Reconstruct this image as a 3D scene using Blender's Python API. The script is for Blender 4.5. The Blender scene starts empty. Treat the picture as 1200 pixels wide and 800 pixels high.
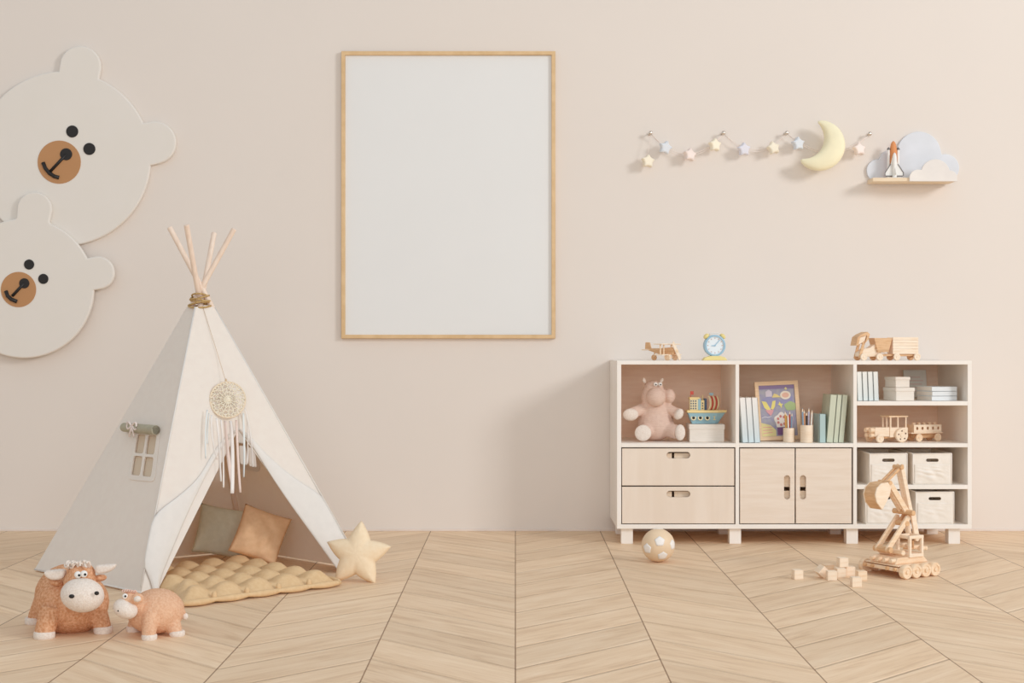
import bpy, bmesh, math, random
from mathutils import Vector, Matrix, Euler
random.seed(7)
C = bpy.context.scene.collection
S = bpy.context.scene
PI = math.pi
F = 1667.0            # focal length in px for a 1200 px wide frame (50 mm on 36 mm)
VX, VY = 604.0, 410.0 # vanishing point; camera height is 1 m

# ------------------------------------------------------------------ camera
cam_d = bpy.data.cameras.new('camera'); cam = bpy.data.objects.new('camera', cam_d); C.objects.link(cam)
cam.location = (0, 0, 1.0); cam.rotation_euler = (PI/2, 0, 0)
cam_d.sensor_width = 36; cam_d.lens = F/1200*36
cam_d.shift_x = -(VX-600)/1200; cam_d.shift_y = (VY-400)/1200
cam_d.clip_end = 60
S.camera = cam
S.view_settings.view_transform = 'Standard'; S.view_settings.look = 'None'
S.view_settings.gamma = 1; S.view_settings.use_curve_mapping = False
S.view_settings.exposure = 0.0

# ------------------------------------------------------------------ light
w = bpy.data.worlds.new('world'); S.world = w; w.use_nodes = True
bg = w.node_tree.nodes['Background']
bg.inputs[0].default_value = (0.955, 0.985, 1.0, 1); bg.inputs[1].default_value = 0.60
S.cycles.max_bounces = 16; S.cycles.diffuse_bounces = 14
def area(name, loc, target, size, sizey, power, col):
    d = bpy.data.lights.new(name, 'AREA'); d.shape = 'RECTANGLE'; d.size = size; d.size_y = sizey
    d.energy = power; d.color = col
    o = bpy.data.objects.new(name, d); C.objects.link(o); o.location = loc
    o.rotation_euler = (Vector(target)-Vector(loc)).to_track_quat('-Z', 'Y').to_euler()
    return o
area('window_daylight', (9.0, 0.2, 5.2), (0.4, 7.4, 0.6), 2.4, 2.4, 485, (0.98, 0.985, 0.99))
area('front_fill_light', (0.4, -2.8, 2.3), (0.0, 7.6, 0.7), 5.5, 3.0, 155, (0.97, 0.985, 1.0))  # soft fill added behind the camera to brighten dark interiors, no known window

# ------------------------------------------------------------------ materials
def lin(c):
    return tuple(((v/255)/12.92 if v/255 <= .04045 else ((v/255+.055)/1.055)**2.4) for v in c) + (1,)
MC = {}
def mat(name, rgb, rough=.6, rgb2=None, scale=8, stretch=(1,1,1), bump=0, bscale=200, spec=.4, metal=0, sheen=0):
    if name in MC: return MC[name]
    m = bpy.data.materials.new(name); m.use_nodes = True; N = m.node_tree.nodes; L = m.node_tree.links
    b = N['Principled BSDF']; b.inputs['Base Color'].default_value = lin(rgb); b.inputs['Roughness'].default_value = rough
    b.inputs['Specular IOR Level'].default_value = spec; b.inputs['Metallic'].default_value = metal
    if sheen: b.inputs['Sheen Weight'].default_value = sheen
    tc = N.new('ShaderNodeTexCoord')
    mp = N.new('ShaderNodeMapping'); mp.inputs['Scale'].default_value = stretch
    L.new(tc.outputs['Object'], mp.inputs[0])
    nz = N.new('ShaderNodeTexNoise'); nz.inputs['Scale'].default_value = scale; nz.inputs['Detail'].default_value = 3
    L.new(mp.outputs[0], nz.inputs[0])
    mx = N.new('ShaderNodeMix'); mx.data_type = 'RGBA'
    mx.inputs[6].default_value = lin(rgb); mx.inputs[7].default_value = lin(rgb2 or tuple(int(v*.97) for v in rgb))
    rp = N.new('ShaderNodeMapRange'); rp.inputs[1].default_value = .35; rp.inputs[2].default_value = .65
    L.new(nz.outputs[0], rp.inputs[0]); L.new(rp.outputs[0], mx.inputs[0]); L.new(mx.outputs[2], b.inputs['Base Color'])
    if bump:
        n2 = N.new('ShaderNodeTexNoise'); n2.inputs['Scale'].default_value = bscale; n2.inputs['Detail'].default_value = 3
        L.new(tc.outputs['Object'], n2.inputs[0])
        bp = N.new('ShaderNodeBump'); bp.inputs['Strength'].default_value = bump; bp.inputs['Distance'].default_value = .004
        L.new(n2.outputs[0], bp.inputs['Height']); L.new(bp.outputs[0], b.inputs['Normal'])
    MC[name] = m; return m
def wood(name, a, b2, st=(3,3,40), sc=3, rough=.5):
    return mat(name, a, rough, b2, sc, st)
WALL = mat('wall_paint', (231,222,214), .85, (230,221,213), 2, bump=.03, bscale=90, spec=.15)
TRIM = mat('trim_paint', (232,220,211), .6)
WHITE = mat('white_paint', (246,240,233), .5, (243,237,229), 6)
CASE_IN = wood('case_veneer', (246,222,202), (241,214,193), (3,3,20), 3)
FRONT = wood('front_veneer', (237,223,208), (232,216,199), (1.5,1.5,14), 4, .5)
DRAWER = wood('drawer_veneer', (237,223,208), (232,216,199), (14,1.5,1.5), 1.2, .5)
PINE = wood('toy_pine', (244,221,193), (236,205,170), (10,10,60), 2, .5)
PINE2 = wood('toy_wood_dark_shaded', (227,186,143), (212,168,124), (10,10,60), 2, .5)  # darker toy wood, deepened to carry the shading on toys' darker sides
PINEL = wood('toy_birch', (246,228,206), (240,217,190), (10,10,60), 2, .5)
OAKF = wood('frame_oak', (226,193,148), (216,181,134), (6,6,6), 3, .45)
POLE = wood('pole_wood', (240,222,206), (232,210,192), (20,20,2), 3, .6)
CANVAS = mat('tent_canvas', (248,243,236), .9, (246,240,233), 30, bump=.12, bscale=700, spec=.1)
CANVAS2 = mat('tent_flap_canvas', (240,236,231), .85, (237,233,228), 30, bump=.12, bscale=700, spec=.1)
def translucent(m, rgb, f):
    N = m.node_tree.nodes; L = m.node_tree.links; b = N['Principled BSDF']; o = N['Material Output']
    t = N.new('ShaderNodeBsdfTranslucent'); t.inputs[0].default_value = lin(rgb); x = N.new('ShaderNodeMixShader'); x.inputs[0].default_value = f
    L.new(b.outputs[0], x.inputs[1]); L.new(t.outputs[0], x.inputs[2]); L.new(x.outputs[0], o.inputs[0])
translucent(CANVAS, (246,232,214), .20); translucent(CANVAS2, (240,232,222), .10)
SAGE = mat('sage_cloth', (214,213,194), .85, (207,206,186), 40, bump=.3, bscale=500, spec=.1)
SAGE2 = mat('sage_roll', (182,176,156), .85, (174,168,148), 40, bump=.2, bscale=500, spec=.1)
TANC = mat('tan_cloth', (236,196,156), .7, (228,187,146), 40, bump=.3, bscale=300, spec=.2)
MATC = mat('mat_cloth', (226,194,151), .55, (220,186,142), 60, bump=.15, bscale=400, spec=.25)
STARC = mat('star_cloth', (246,225,194), .85, (243,220,187), 60, bump=.3, bscale=500, spec=.1)
ROPE = mat('jute_rope', (206,176,122), .9, (170,134,84), 200)
FELT = mat('orange_felt', (234,185,149), .95, (206,145,104), 120, bump=1.0, bscale=260, spec=.05)
FELT2 = mat('pale_orange_felt', (240,198,166), .95, (228,178,144), 120, bump=1.0, bscale=260, spec=.05)
PLW = mat('white_plush', (243,232,222), .95, (232,218,206), 160, bump=.7, bscale=300, spec=.05)
DARK = mat('dark_plastic', (38,34,32), .4)
BEARW = mat('bear_board', (232,226,219), .6, (231,225,217), 5, spec=.25)
BEARM = mat('bear_muzzle', (190,142,100), .6, (188,140,98), 5, spec=.2)
PAPER = mat('white_board', (233,233,232), .5, (232,232,231), 3, spec=.3)
def tint(name, rgb, rough=.6): return mat(name, rgb, rough)

# floor: 45 degree chevron oak planks
def floor_mat():
    m = bpy.data.materials.new('chevron_oak'); m.use_nodes = True; nt = m.node_tree; N = nt.nodes; L = nt.links
    b = N['Principled BSDF']
    def mth(op, a, c=None, d=None):
        n = N.new('ShaderNodeMath'); n.operation = op
        for i, v in enumerate((a, c, d)):
            if v is None: continue
            if isinstance(v, (int, float)): n.inputs[i].default_value = v
            else: L.new(v, n.inputs[i])
        return n.outputs[0]
    def comb(x, y, z):
        n = N.new('ShaderNodeCombineXYZ')
        for i, v in enumerate((x, y, z)):
            if isinstance(v, (int, float)): n.inputs[i].default_value = v
            else: L.new(v, n.inputs[i])
        return n.outputs[0]
    g = N.new('ShaderNodeNewGeometry'); sp = N.new('ShaderNodeSeparateXYZ'); L.new(g.outputs['Position'], sp.inputs[0])
    X, Y = sp.outputs[0], sp.outputs[1]
    W, PW = .468, .32
    pp = mth('PINGPONG', X, W)
    k = mth('FLOOR', mth('DIVIDE', X, W)); odd = mth('FLOORED_MODULO', k, 2.0)
    s = mth('SUBTRACT', 1.0, mth('MULTIPLY', odd, 2.0))
    v = mth('ADD', mth('SUBTRACT', Y, pp), .02)
    q = mth('DIVIDE', v, PW); idx = mth('FLOOR', q); fr = mth('FRACT', q)
    along = mth('MULTIPLY', mth('ADD', Y, mth('MULTIPLY', s, X)), .7071)
    across = mth('MULTIPLY', v, .7071)
    wn = N.new('ShaderNodeTexWhiteNoise'); wn.noise_dimensions = '3D'; L.new(comb(idx, k, 3.7), wn.inputs[0])
    rnd = wn.outputs[0]
    gv = comb(mth('ADD', mth('MULTIPLY', along, 2.4), mth('MULTIPLY', rnd, 37.0)), mth('MULTIPLY', across, 22.0), mth('MULTIPLY', rnd, 11.0))
    n1 = N.new('ShaderNodeTexNoise'); n1.inputs['Scale'].default_value = 1.0; n1.inputs['Detail'].default_value = 5; n1.inputs['Roughness'].default_value = .6
    n1.inputs['Distortion'].default_value = .7; L.new(gv, n1.inputs[0])
    gv2 = comb(mth('ADD', mth('MULTIPLY', along, 9.0), mth('MULTIPLY', rnd, 17.0)), mth('MULTIPLY', across, 130.0), 0.0)
    n2 = N.new('ShaderNodeTexNoise'); n2.inputs['Scale'].default_value = 1.0; n2.inputs['Detail'].default_value = 3; L.new(gv2, n2.inputs[0])
    fac = mth('ADD', mth('MULTIPLY', n1.outputs[0], .8), mth('MULTIPLY', n2.outputs[0], .2))
    cr = N.new('ShaderNodeValToRGB'); L.new(fac, cr.inputs[0])
    e = cr.color_ramp.elements; e[0].position = .26; e[0].color = lin((205,171,137)); e[1].position = .74; e[1].color = lin((244,220,191))
    m1 = cr.color_ramp.elements.new(.47); m1.color = lin((230,201,168))
    br = mth('ADD', .95, mth('MULTIPLY', rnd, .10))
    mul = N.new('ShaderNodeVectorMath'); mul.operation = 'SCALE'; L.new(cr.outputs[0], mul.inputs[0]); L.new(br, mul.inputs['Scale'])
    # seams
    fx = mth('FRACT', mth('DIVIDE', X, W)); dx = mth('MULTIPLY', mth('MINIMUM', fx, mth('SUBTRACT', 1.0, fx)), W)
    dv = mth('MULTIPLY', mth('MINIMUM', fr, mth('SUBTRACT', 1.0, fr)), PW*.7071)
    seam = mth('LESS_THAN', dx, .0024)
    seam2 = mth('MULTIPLY', mth('LESS_THAN', dv, .0016), .20)
    sm = mth('MAXIMUM', seam, seam2)
    mx = N.new('ShaderNodeMix'); mx.data_type = 'RGBA'; L.new(mth('MULTIPLY', sm, .8), mx.inputs[0]); L.new(mul.outputs[0], mx.inputs[6]); mx.inputs[7].default_value = lin((126,88,58))
    L.new(mx.outputs[2], b.inputs['Base Color'])
    b.inputs['Roughness'].default_value = .5; b.inputs['Specular IOR Level'].default_value = .35
    hgt = mth('MINIMUM', mth('DIVIDE', dv, .010), 1.0)
    bp = N.new('ShaderNodeBump'); bp.inputs['Strength'].default_value = 1.0; bp.inputs['Distance'].default_value = .006
    L.new(mth('ADD', hgt, mth('MULTIPLY', n2.outputs[0], .08)), bp.inputs['Height']); L.new(bp.outputs[0], b.inputs['Normal'])
    return m

# ------------------------------------------------------------------ geometry helpers
def P(px, py, Y): return Vector(((px-VX)*Y/F, Y, 1-(py-VY)*Y/F))
def G(px, py): Y = F/(py-VY); return Vector(((px-VX)*Y/F, Y, 0))
def ray_plane(px, py, p0, n):
    d = Vector(((px-VX)/F, 1, -(py-VY)/F)); o = Vector((0,0,1))
    t = (Vector(p0)-o).dot(n)/d.dot(n); return o+d*t

class MB:
    def __init__(s): s.bm = bmesh.new()
    def box(s, c, size, rot=None):
        m = Matrix.Translation(c) @ ((rot if isinstance(rot, Matrix) else Euler(rot).to_matrix().to_4x4()) if rot is not None else Matrix()) @ Matrix.Diagonal((*size, 1))
        bmesh.ops.create_cube(s.bm, size=1, matrix=m); return s
    def bx(s, x0, x1, y0, y1, z0, z1): return s.box(((x0+x1)/2,(y0+y1)/2,(z0+z1)/2), (x1-x0,y1-y0,z1-z0))
    def cyl(s, p0, p1, r0, r1=None, seg=20):
        p0, p1 = Vector(p0), Vector(p1); d = p1-p0
        m = Matrix.Translation((p0+p1)/2) @ d.to_track_quat('Z','Y').to_matrix().to_4x4()
        bmesh.ops.create_cone(s.bm, cap_ends=True, segments=seg, radius1=r0, radius2=r0 if r1 is None else r1, depth=d.length, matrix=m); return s
    def sph(s, c, r, rot=(0,0,0), seg=24):
        if not hasattr(r, '__len__'): r = (r,r,r)
        m = Matrix.Translation(c) @ (rot if isinstance(rot, Matrix) else Euler(rot).to_matrix().to_4x4()) @ Matrix.Diagonal((*r,1))
        bmesh.ops.create_uvsphere(s.bm, u_segments=seg, v_segments=seg//2, radius=1, matrix=m); return s
    def tube(s, pts, r, seg=8, closed=False):
        pts = [Vector(p) for p in pts]; n = len(pts); rings = []
        up = Vector((0,0,1))
        rs = r if hasattr(r, '__len__') else [r]*n
        for i, p in enumerate(pts):
            a = pts[(i-1) % n] if closed or i else p; b = pts[(i+1) % n] if closed or i < n-1 else p
            t = (b-a).normalized(); ref = up if abs(t.dot(up)) < .95 else Vector((1,0,0))
            e1 = t.cross(ref).normalized(); e2 = t.cross(e1)
            rings.append([s.bm.verts.new(p+(e1*math.cos(2*PI*j/seg)+e2*math.sin(2*PI*j/seg))*rs[i]) for j in range(seg)])
        for i in range(n if closed else n-1):
            A, B = rings[i], rings[(i+1) % n]
            for j in range(seg): s.bm.faces.new((A[j], A[(j+1)%seg], B[(j+1)%seg], B[j]))
        if not closed: s.bm.faces.new(rings[0][::-1]); s.bm.faces.new(rings[-1])
        return s
    def prism(s, pts, off):
        """polygon of 3-D points swept by the vector off"""
        off = Vector(off); a = [s.bm.verts.new(p) for p in pts]; b = [s.bm.verts.new(Vector(p)+off) for p in pts]; n = len(pts)
        s.bm.faces.new(a); s.bm.faces.new(b[::-1])
        for i in range(n): s.bm.faces.new((a[i], b[i], b[(i+1)%n], a[(i+1)%n]))
        return s
    def ring(s, c, axis, ro, ri, h, seg=32):
        c = Vector(c); q = Vector(axis).to_track_quat('Z','Y'); prof = [(ri,-h/2),(ro,-h/2),(ro,h/2),(ri,h/2)]
        R = []
        for i in range(seg):
            a = 2*PI*i/seg; R.append([s.bm.verts.new(c+q@Vector((r*math.cos(a), r*math.sin(a), z))) for r, z in prof])
        for i in range(seg):
            A, B = R[i], R[(i+1)%seg]
            for j in range(4): s.bm.faces.new((A[j], B[j], B[(j+1)%4], A[(j+1)%4]))
        return s
    def lathe(s, c, axis, prof, seg=28):
        c = Vector(c); q = Vector(axis).to_track_quat('Z','Y'); R = []
        for i in range(seg):
            a = 2*PI*i/seg; R.append([s.bm.verts.new(c+q@Vector((r*math.cos(a), r*math.sin(a), z))) for r, z in prof])
        for i in range(seg):
            A, B = R[i], R[(i+1)%seg]
            for j in range(len(prof)-1): s.bm.faces.new((A[j], B[j], B[j+1], A[j+1]))
        bmesh.ops.remove_doubles(s.bm, verts=s.bm.verts, dist=1e-6); return s
    def grid(s, fn, nu, nv):
        V = [[s.bm.verts.new(fn(i/nu, j/nv)) for j in range(nv+1)] for i in range(nu+1)]
        for i in range(nu):
            for j in range(nv): s.bm.faces.new((V[i][j], V[i+1][j], V[i+1][j+1], V[i][j+1]))
        return s
    def build(s, name, m, parent=None, world=False, smooth=False, bev=0, sub=0, auto=False, solid=0):
        bmesh.ops.recalc_face_normals(s.bm, faces=s.bm.faces)
        me = bpy.data.meshes.new(name); s.bm.to_mesh(me); s.bm.free()
        return link(name, me, m, parent, world, smooth, bev, sub, auto, solid)

def link(name, me, m, parent=None, world=False, smooth=False, bev=0, sub=0, auto=False, solid=0):
    me.materials.clear(); me.materials.append(m)
    o = bpy.data.objects.new(name, me); C.objects.link(o)
    if parent is not None:
        if world:
            M = wm(parent); me.transform(M.inverted())
        o.parent = parent
    if smooth: me.shade_smooth()
    if auto: me.shade_smooth(); me.set_sharp_from_angle(angle=math.radians(38))
    if solid:
        md = o.modifiers.new('thick', 'SOLIDIFY'); md.thickness = solid; md.offset = 0
    if bev:
        md = o.modifiers.new('bevel', 'BEVEL'); md.width = bev; md.segments = 2; md.limit_method = 'ANGLE'; md.angle_limit = math.radians(40)
    if sub:
        md = o.modifiers.new('sub', 'SUBSURF'); md.levels = sub; md.render_levels = sub
    return o
def wm(o):
    m = o.matrix_basis.copy()
    while o.parent: o = o.parent; m = o.matrix_basis @ m
    return m
def thing(name, label, cat, loc=(0,0,0), rot=(0,0,0), group=None):
    o = bpy.data.objects.new(name, None); C.objects.link(o); o.empty_display_size = .02
    o.location = loc; o.rotation_euler = rot; o['label'] = label; o['category'] = cat
    if group: o['group'] = group
    return o
def tag(o, label, cat, group=None):
    o['label'] = label; o['category'] = cat
    if group: o['group'] = group
    return o
def struct(o): o['kind'] = 'structure'; return o
def recenter(o, loc):
    """move the origin of a one-mesh thing without moving its shape"""
    loc = Vector(loc); o.data.transform(Matrix.Translation(-loc)); o.location = loc; return o

def flat(loops, th, frame=Matrix(), bevel=0):
    """mesh of a 2-D outline with holes, thickness th, centred on z=0 of frame"""
    cu = bpy.data.curves.new('c', 'CURVE'); cu.dimensions = '2D'; cu.fill_mode = 'BOTH'
    cu.extrude = max(th/2-bevel, .0001); cu.bevel_depth = bevel; cu.bevel_resolution = 2; cu.offset = -bevel
    for lp in loops:
        sp = cu.splines.new('POLY'); sp.points.add(len(lp)-1); sp.use_cyclic_u = True
        for i, p in enumerate(lp): sp.points[i].co = (p[0], p[1], 0, 1)
    ob = bpy.data.objects.new('c', cu); me = bpy.data.meshes.new_from_object(ob)
    bpy.data.objects.remove(ob); bpy.data.curves.remove(cu)
    me.transform(frame); return me
def facing(o):   # frame whose x,y plane is the world x,z plane facing the camera (+z -> -Y)
    return Matrix.Translation(o) @ Matrix(((1,0,0,0),(0,0,-1,0),(0,1,0,0),(0,0,0,1)))
def frame_from(o, ex, ey):
    ex = Vector(ex).normalized(); ey = Vector(ey); ez = ex.cross(ey).normalized(); ey = ez.cross(ex)
    return Matrix(((ex.x,ey.x,ez.x,o[0]),(ex.y,ey.y,ez.y,o[1]),(ex.z,ey.z,ez.z,o[2]),(0,0,0,1)))
def slot(cx, cy, wd, ht, n=8):
    r = min(wd, ht)/2; pts = []
    for i in range(4):
        qx = cx+(wd/2-r)*(1 if i in (0,3) else -1); qy = cy+(ht/2-r)*(1 if i < 2 else -1)
        for j in range(n+1):
            a = PI/2*(i+j/n); pts.append((qx+r*math.cos(a), qy+r*math.sin(a)))
    return pts
def rrect(x0, x1, y0, y1, r, n=5):
    pts = []
    for i, (qx, qy) in enumerate(((x1-r,y1-r),(x0+r,y1-r),(x0+r,y0+r),(x1-r,y0+r))):
        for j in range(n+1):
            a = PI/2*(i+j/n); pts.append((qx+r*math.cos(a), qy+r*math.sin(a)))
    return pts
def circ(cx, cy, r, n=40, ry=None): return [(cx+r*math.cos(2*PI*i/n), cy+(ry or r)*math.sin(2*PI*i/n)) for i in range(n)]

def blob(name, fill, m, parent, voxel=.006, it=6, world=True):
    """one continuous soft body from overlapping ellipsoids/capsules"""
    mb = MB(); fill(mb); me = bpy.data.meshes.new(name); mb.bm.to_mesh(me); mb.bm.free()
    ob = bpy.data.objects.new('tmp', me); C.objects.link(ob)
    r = ob.modifiers.new('r', 'REMESH'); r.mode = 'VOXEL'; r.voxel_size = voxel; r.use_smooth_shade = True
    sm = ob.modifiers.new('s', 'SMOOTH'); sm.iterations = it; sm.factor = .5
    dg = bpy.context.evaluated_depsgraph_get(); me2 = bpy.data.meshes.new_from_object(ob.evaluated_get(dg))
    me2.name = name; bpy.data.objects.remove(ob)
    return link(name, me2, m, parent, world, smooth=True)

# ================================================================== STRUCTURE
WY = 7.863
o = struct(MB().bx(-7, 7, -3, WY, -.1, 0).build('floor', floor_mat()))
o = struct(MB().bx(-7, 7, WY, WY+.15, -.1, 3.6).build('wall_back', WALL))
o = struct(MB().bx(-7, 7, WY-.008, WY, 0, .013).build('baseboard_back', TRIM, bev=.002))

# ================================================================== CABINET
CF, CB = 7.32, 7.858
sx = CF/F
def CX(px): return (px-VX)*sx
def CZ(py): return 1-(py-VY)*sx
X0, X1, X2, X3, X4, X5, X6, X7 = [CX(v) for v in (723,728,862,866.2,1000,1004.2,1134,1138.7)]
ZT, ZT1, ZS1, ZS0, ZB1, ZB0 = CZ(422.5), CZ(427), CZ(519.3), CZ(524), CZ(614.3), CZ(619.5)
cab = thing('storage_cabinet', 'long low white storage cabinet with open bays, two drawers and two doors against the wall', 'cabinet', ((X0+X7)/2, (CF+CB)/2, 0))
def cb(name, x0,x1,y0,y1,z0,z1, m=WHITE, bev=.0015): return MB().bx(x0,x1,y0,y1,z0,z1).build(name, m, cab, world=True, bev=bev)
cb('top_panel', X0, X7, CF, CB, ZT1, ZT)
cb('bottom_panel', X0, X7, CF, CB, ZB0, ZB1)
cb('side_panel', X0, X1, CF, CB, ZB1, ZT1); cb('side_panel', X6, X7, CF, CB, ZB1, ZT1)
cb('divider', X2, X3, CF, CB, ZB1, ZT1); cb('divider', X4, X5, CF, CB, ZB1, ZT1)
cb('back_panel', X1, X6, CB-.018, CB-.002, ZB1, ZT1, CASE_IN)
cb('shelf', X1, X2, CF, CB-.018, ZS0, ZS1); cb('shelf', X3, X4, CF, CB-.018, ZS0, ZS1)
RS = [(CZ(475), CZ(470)), (ZS0, ZS1), (CZ(573), CZ(568))]
for a, b_ in RS: cb('shelf', X5, X6, CF, CB-.018, a, b_)
cb('inner_shelf', X3, X4, CF+.22, CB-.018, CZ(575), CZ(571))
for lx in (735.3, 862.5, 1000, 1120):
    for yy in (CF+.024, CB-.13):
        cx = CX(lx); hw = .0300
        cb('leg', cx-hw, cx+hw, yy, yy+.06, 0, ZB0)
def slotted(name, px0, px1, py0, py1, sl, m, y):
    x0, x1, z0, z1 = CX(px0), CX(px1), CZ(py1), CZ(py0)
    me = flat([[(x0,z0),(x1,z0),(x1,z1),(x0,z1)], slot(*sl)], .016, facing((0, y+.008, 0)), .0015)
    return link(name, me, m, cab, world=True)
for py0, py1, sy in ((525.3, 568.8, 533.3), (570.2, 613.3, 578.8)):
    d = slotted('drawer', 729, 860.6, py0, py1, (CX(795.1), CZ(sy), .122, .033), DRAWER, CF+.004)
    bxm = MB(); xa, xb, za, zb = CX(733), CX(856), CZ(py1-3), CZ(py0+6)
    bxm.bx(xa, xa+.01, CF+.021, CF+.45, za, zb).bx(xb-.01, xb, CF+.021, CF+.45, za, zb).bx(xa, xb, CF+.44, CF+.45, za, zb).bx(xa, xb, CF+.021, CF+.45, za, za+.008)
    bxm.build('drawer_box', PINEL, d, world=True)
    ib = MB().bx(CX(770), CX(788), CF+.030, CF+.040, za, zb).bx(CX(791), CX(830), CF+.034, CF+.044, za, zb); ib.build('inner_board', PINEL, d, world=True)
for a, b_, s_ in ((867.4, 931.5, 922.5), (932.9, 998.2, 941.2)):
    d = slotted('door', a, b_, 525.3, 613.3, (CX(s_), CZ(571), .031, .124), FRONT, CF+.004)
    MB().bx(CX(s_-8), CX(s_+8), CF+.030, CF+.040, CZ(571), CZ(550)).bx(CX(s_-8), CX(s_+8), CF+.030, CF+.040, CZ(592), CZ(575.5)).build('inner_board', PINEL, d, world=True)

# ================================================================== WALL PICTURE
def wx(px, Y=7.84): return (px-VX)*Y/F
def wz(py, Y=7.84): return 1-(py-VY)*Y/F
fx0, fx1, fz0, fz1 = wx(400), wx(650.8), wz(396.5), wz(60)
pf = thing('wall_frame', 'tall blank white picture in thin oak frame on the wall', 'picture frame', ((fx0+fx1)/2, WY, fz0))
fwid = .021
link('frame', flat([[(fx0,fz0),(fx1,fz0),(fx1,fz1),(fx0,fz1)], [(fx0+fwid,fz0+fwid),(fx0+fwid,fz1-fwid),(fx1-fwid,fz1-fwid),(fx1-fwid,fz0+fwid)]], .028, facing((0, WY-.015, 0)), .003), OAKF, pf, world=True)
MB().bx(fx0+fwid*.6, fx1-fwid*.6, WY-.012, WY-.004, fz0+fwid*.6, fz1-fwid*.6).build('backing_board', PAPER, pf, world=True)

# ================================================================== BEAR PANELS
def union_outline(circles, cx, cy, n=240):
    """outer outline of overlapping circles, seen from a centre inside them"""
    pts = []
    for i in range(n):
        a = 2*PI*i/n; dx, dy = math.cos(a), math.sin(a); best = 0
        for (x, y, r) in circles:
            ox, oy = x-cx, y-cy; bq = ox*dx+oy*dy; disc = r*r-(ox*ox+oy*oy-bq*bq)
            if disc > 0: best = max(best, bq+math.sqrt(disc))
        pts.append((cx+best*dx, cy+best*dy))
    return pts
def bear(head, ears, muz, eyes, nose, mouth, stem, yb, label, er):
    k = yb/F
    cv = lambda p: ((p[0]-VX)*k, 1-(p[1]-VY)*k)
    hx, hy = cv(head); root = thing('bear_wall_panel', label, 'wall decoration', (hx, yb, hy), group=None)
    cs = [(*cv(head), head[2]*k)] + [(*cv(e), e[2]*k) for e in ears]
    # ears taper into the head: add a slightly smaller disc between
    for e in ears: cs.append((*cv((e[0]*.8+head[0]*.2, e[1]*.8+head[1]*.2)), e[2]*k*1.0))
    link('head', flat([union_outline(cs, hx, hy)], .03, facing((0, yb-.015, 0)), .008), BEARW, root, world=True, auto=True)
    y2 = yb-.030
    mz = link('muzzle', flat([circ(*cv(muz), muz[2]*k)], .004, facing((0, y2-.001, 0)), .001), BEARM, root, world=True)
    for e in eyes: link('eye', flat([circ(*cv(e), er*k)], .006, facing((0, y2-.001, 0)), .001), DARK, root, world=True)
    link('nose', flat([circ(*cv(nose), er*k)], .008, facing((0, y2-.003, 0)), .001), DARK, mz, world=True)
    mb = MB()
    mb.tube([Vector((cv(p)[0], y2-.004, cv(p)[1])) for p in mouth], 2.3*k, 8)
    mb.tube([Vector((cv(p)[0], y2-.004, cv(p)[1])) for p in stem], 1.8*k, 8)
    mb.build('mouth', DARK, mz, world=True, smooth=True)
bear((76,186.5,102), [(95.5,79.5,24.5),(182.5,168,25)], (71.5,190.8,25.2), [(86.7,155),(106.7,175.4)], (79.8,181.7),
     [(52.8,191.3),(55.5,198),(60,203.5),(66,207.5),(71.5,209)], [(79.8,182),(61.5,201.5)], WY-.002, 'larger white bear head wall panel, upper one, with tan muzzle', 7.0)
bear((30,338,81.5), [(42,246,20.5),(116,320,19.5)], (24,339.4,20.6), [(36.4,310.2),(53,327)], (31,332.2),
     [(9.4,341),(11.5,347),(16,351),(22.5,353.6)], [(31,332),(17,347)], WY-.033, 'smaller white bear head wall panel, lower one, overlapping the larger', 5.9)

# ================================================================== STAR GARLAND, HOOKS, MOON
def star_out(cx, cy, R, r, rot=0, n=5, sm=4):
    base = []
    for i in range(2*n):
        a = PI/2+rot+PI*i/n; q = R if i % 2 == 0 else r; base.append((cx+q*math.cos(a), cy+q*math.sin(a)))
    pts = base
    for _ in range(sm if sm < 4 else 2):     # corner cutting
        new = []
        for i in range(len(pts)):
            a, b_ = pts[i], pts[(i+1)%len(pts)]
            new += [(a[0]*.78+b_[0]*.22, a[1]*.78+b_[1]*.22), (a[0]*.22+b_[0]*.78, a[1]*.22+b_[1]*.78)]
        pts = new
    return pts
def puff(outline, cx, cy, T, frame, p=2.2, q=.5, mb=None):
    """closed inflated shape from a star-shaped outline; T = half thickness"""
    mb = mb or MB(); rings = 9; n = len(outline)
    for side in (1, -1):
        c = mb.bm.verts.new(frame @ Vector((cx, cy, side*T))); prev = None
        for k in range(1, rings+1):
            s = math.sin(PI/2*k/rings); h = T*max(0, 1-s**p)**q
            cur = [mb.bm.verts.new(frame @ Vector((cx+(x-cx)*s, cy+(y-cy)*s, side*h))) for x, y in outline]
            for i in range(n):
                j = (i+1) % n
                if prev is None: mb.bm.faces.new((c, cur[i], cur[j]))
                else: mb.bm.faces.new((prev[i], cur[i], cur[j], prev[j]))
            prev = cur
    bmesh.ops.remove_doubles(mb.bm, verts=mb.bm.verts, dist=1e-5)
    return mb
YH = WY-.06
hooks = [(762.5,155.5), (848,155.5), (922,155.5), (1019.5,156.5)]
METAL = mat('steel', (225,215,205), .25, metal=.9)
STR = mat('garland_string', (243,230,222), .9)
hl = ['first steel wall hook, above the far left cream star', 'second steel wall hook from the left, above a cream star', 'third steel wall hook from the left, near the moon', 'steel wall hook right of the moon, above pink star']
for (hx, hy), lb in zip(hooks, hl):
    b_ = P(hx-1.5, hy+1.5, WY); t = P(hx, hy, WY-.045)
    h = thing('wall_hook', lb, 'hook', b_, group=None)
    MB().cyl(b_+Vector((0,.001,0)), b_-Vector((0,.006,0)), .009).build('hook_plate', METAL, h, world=True, smooth=False)
    MB().cyl(b_-Vector((0,.005,0)), t, .004).sph(t, (.0115,.008,.0115)).build('hook_knob', METAL, h, world=True, auto=True)
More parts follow.
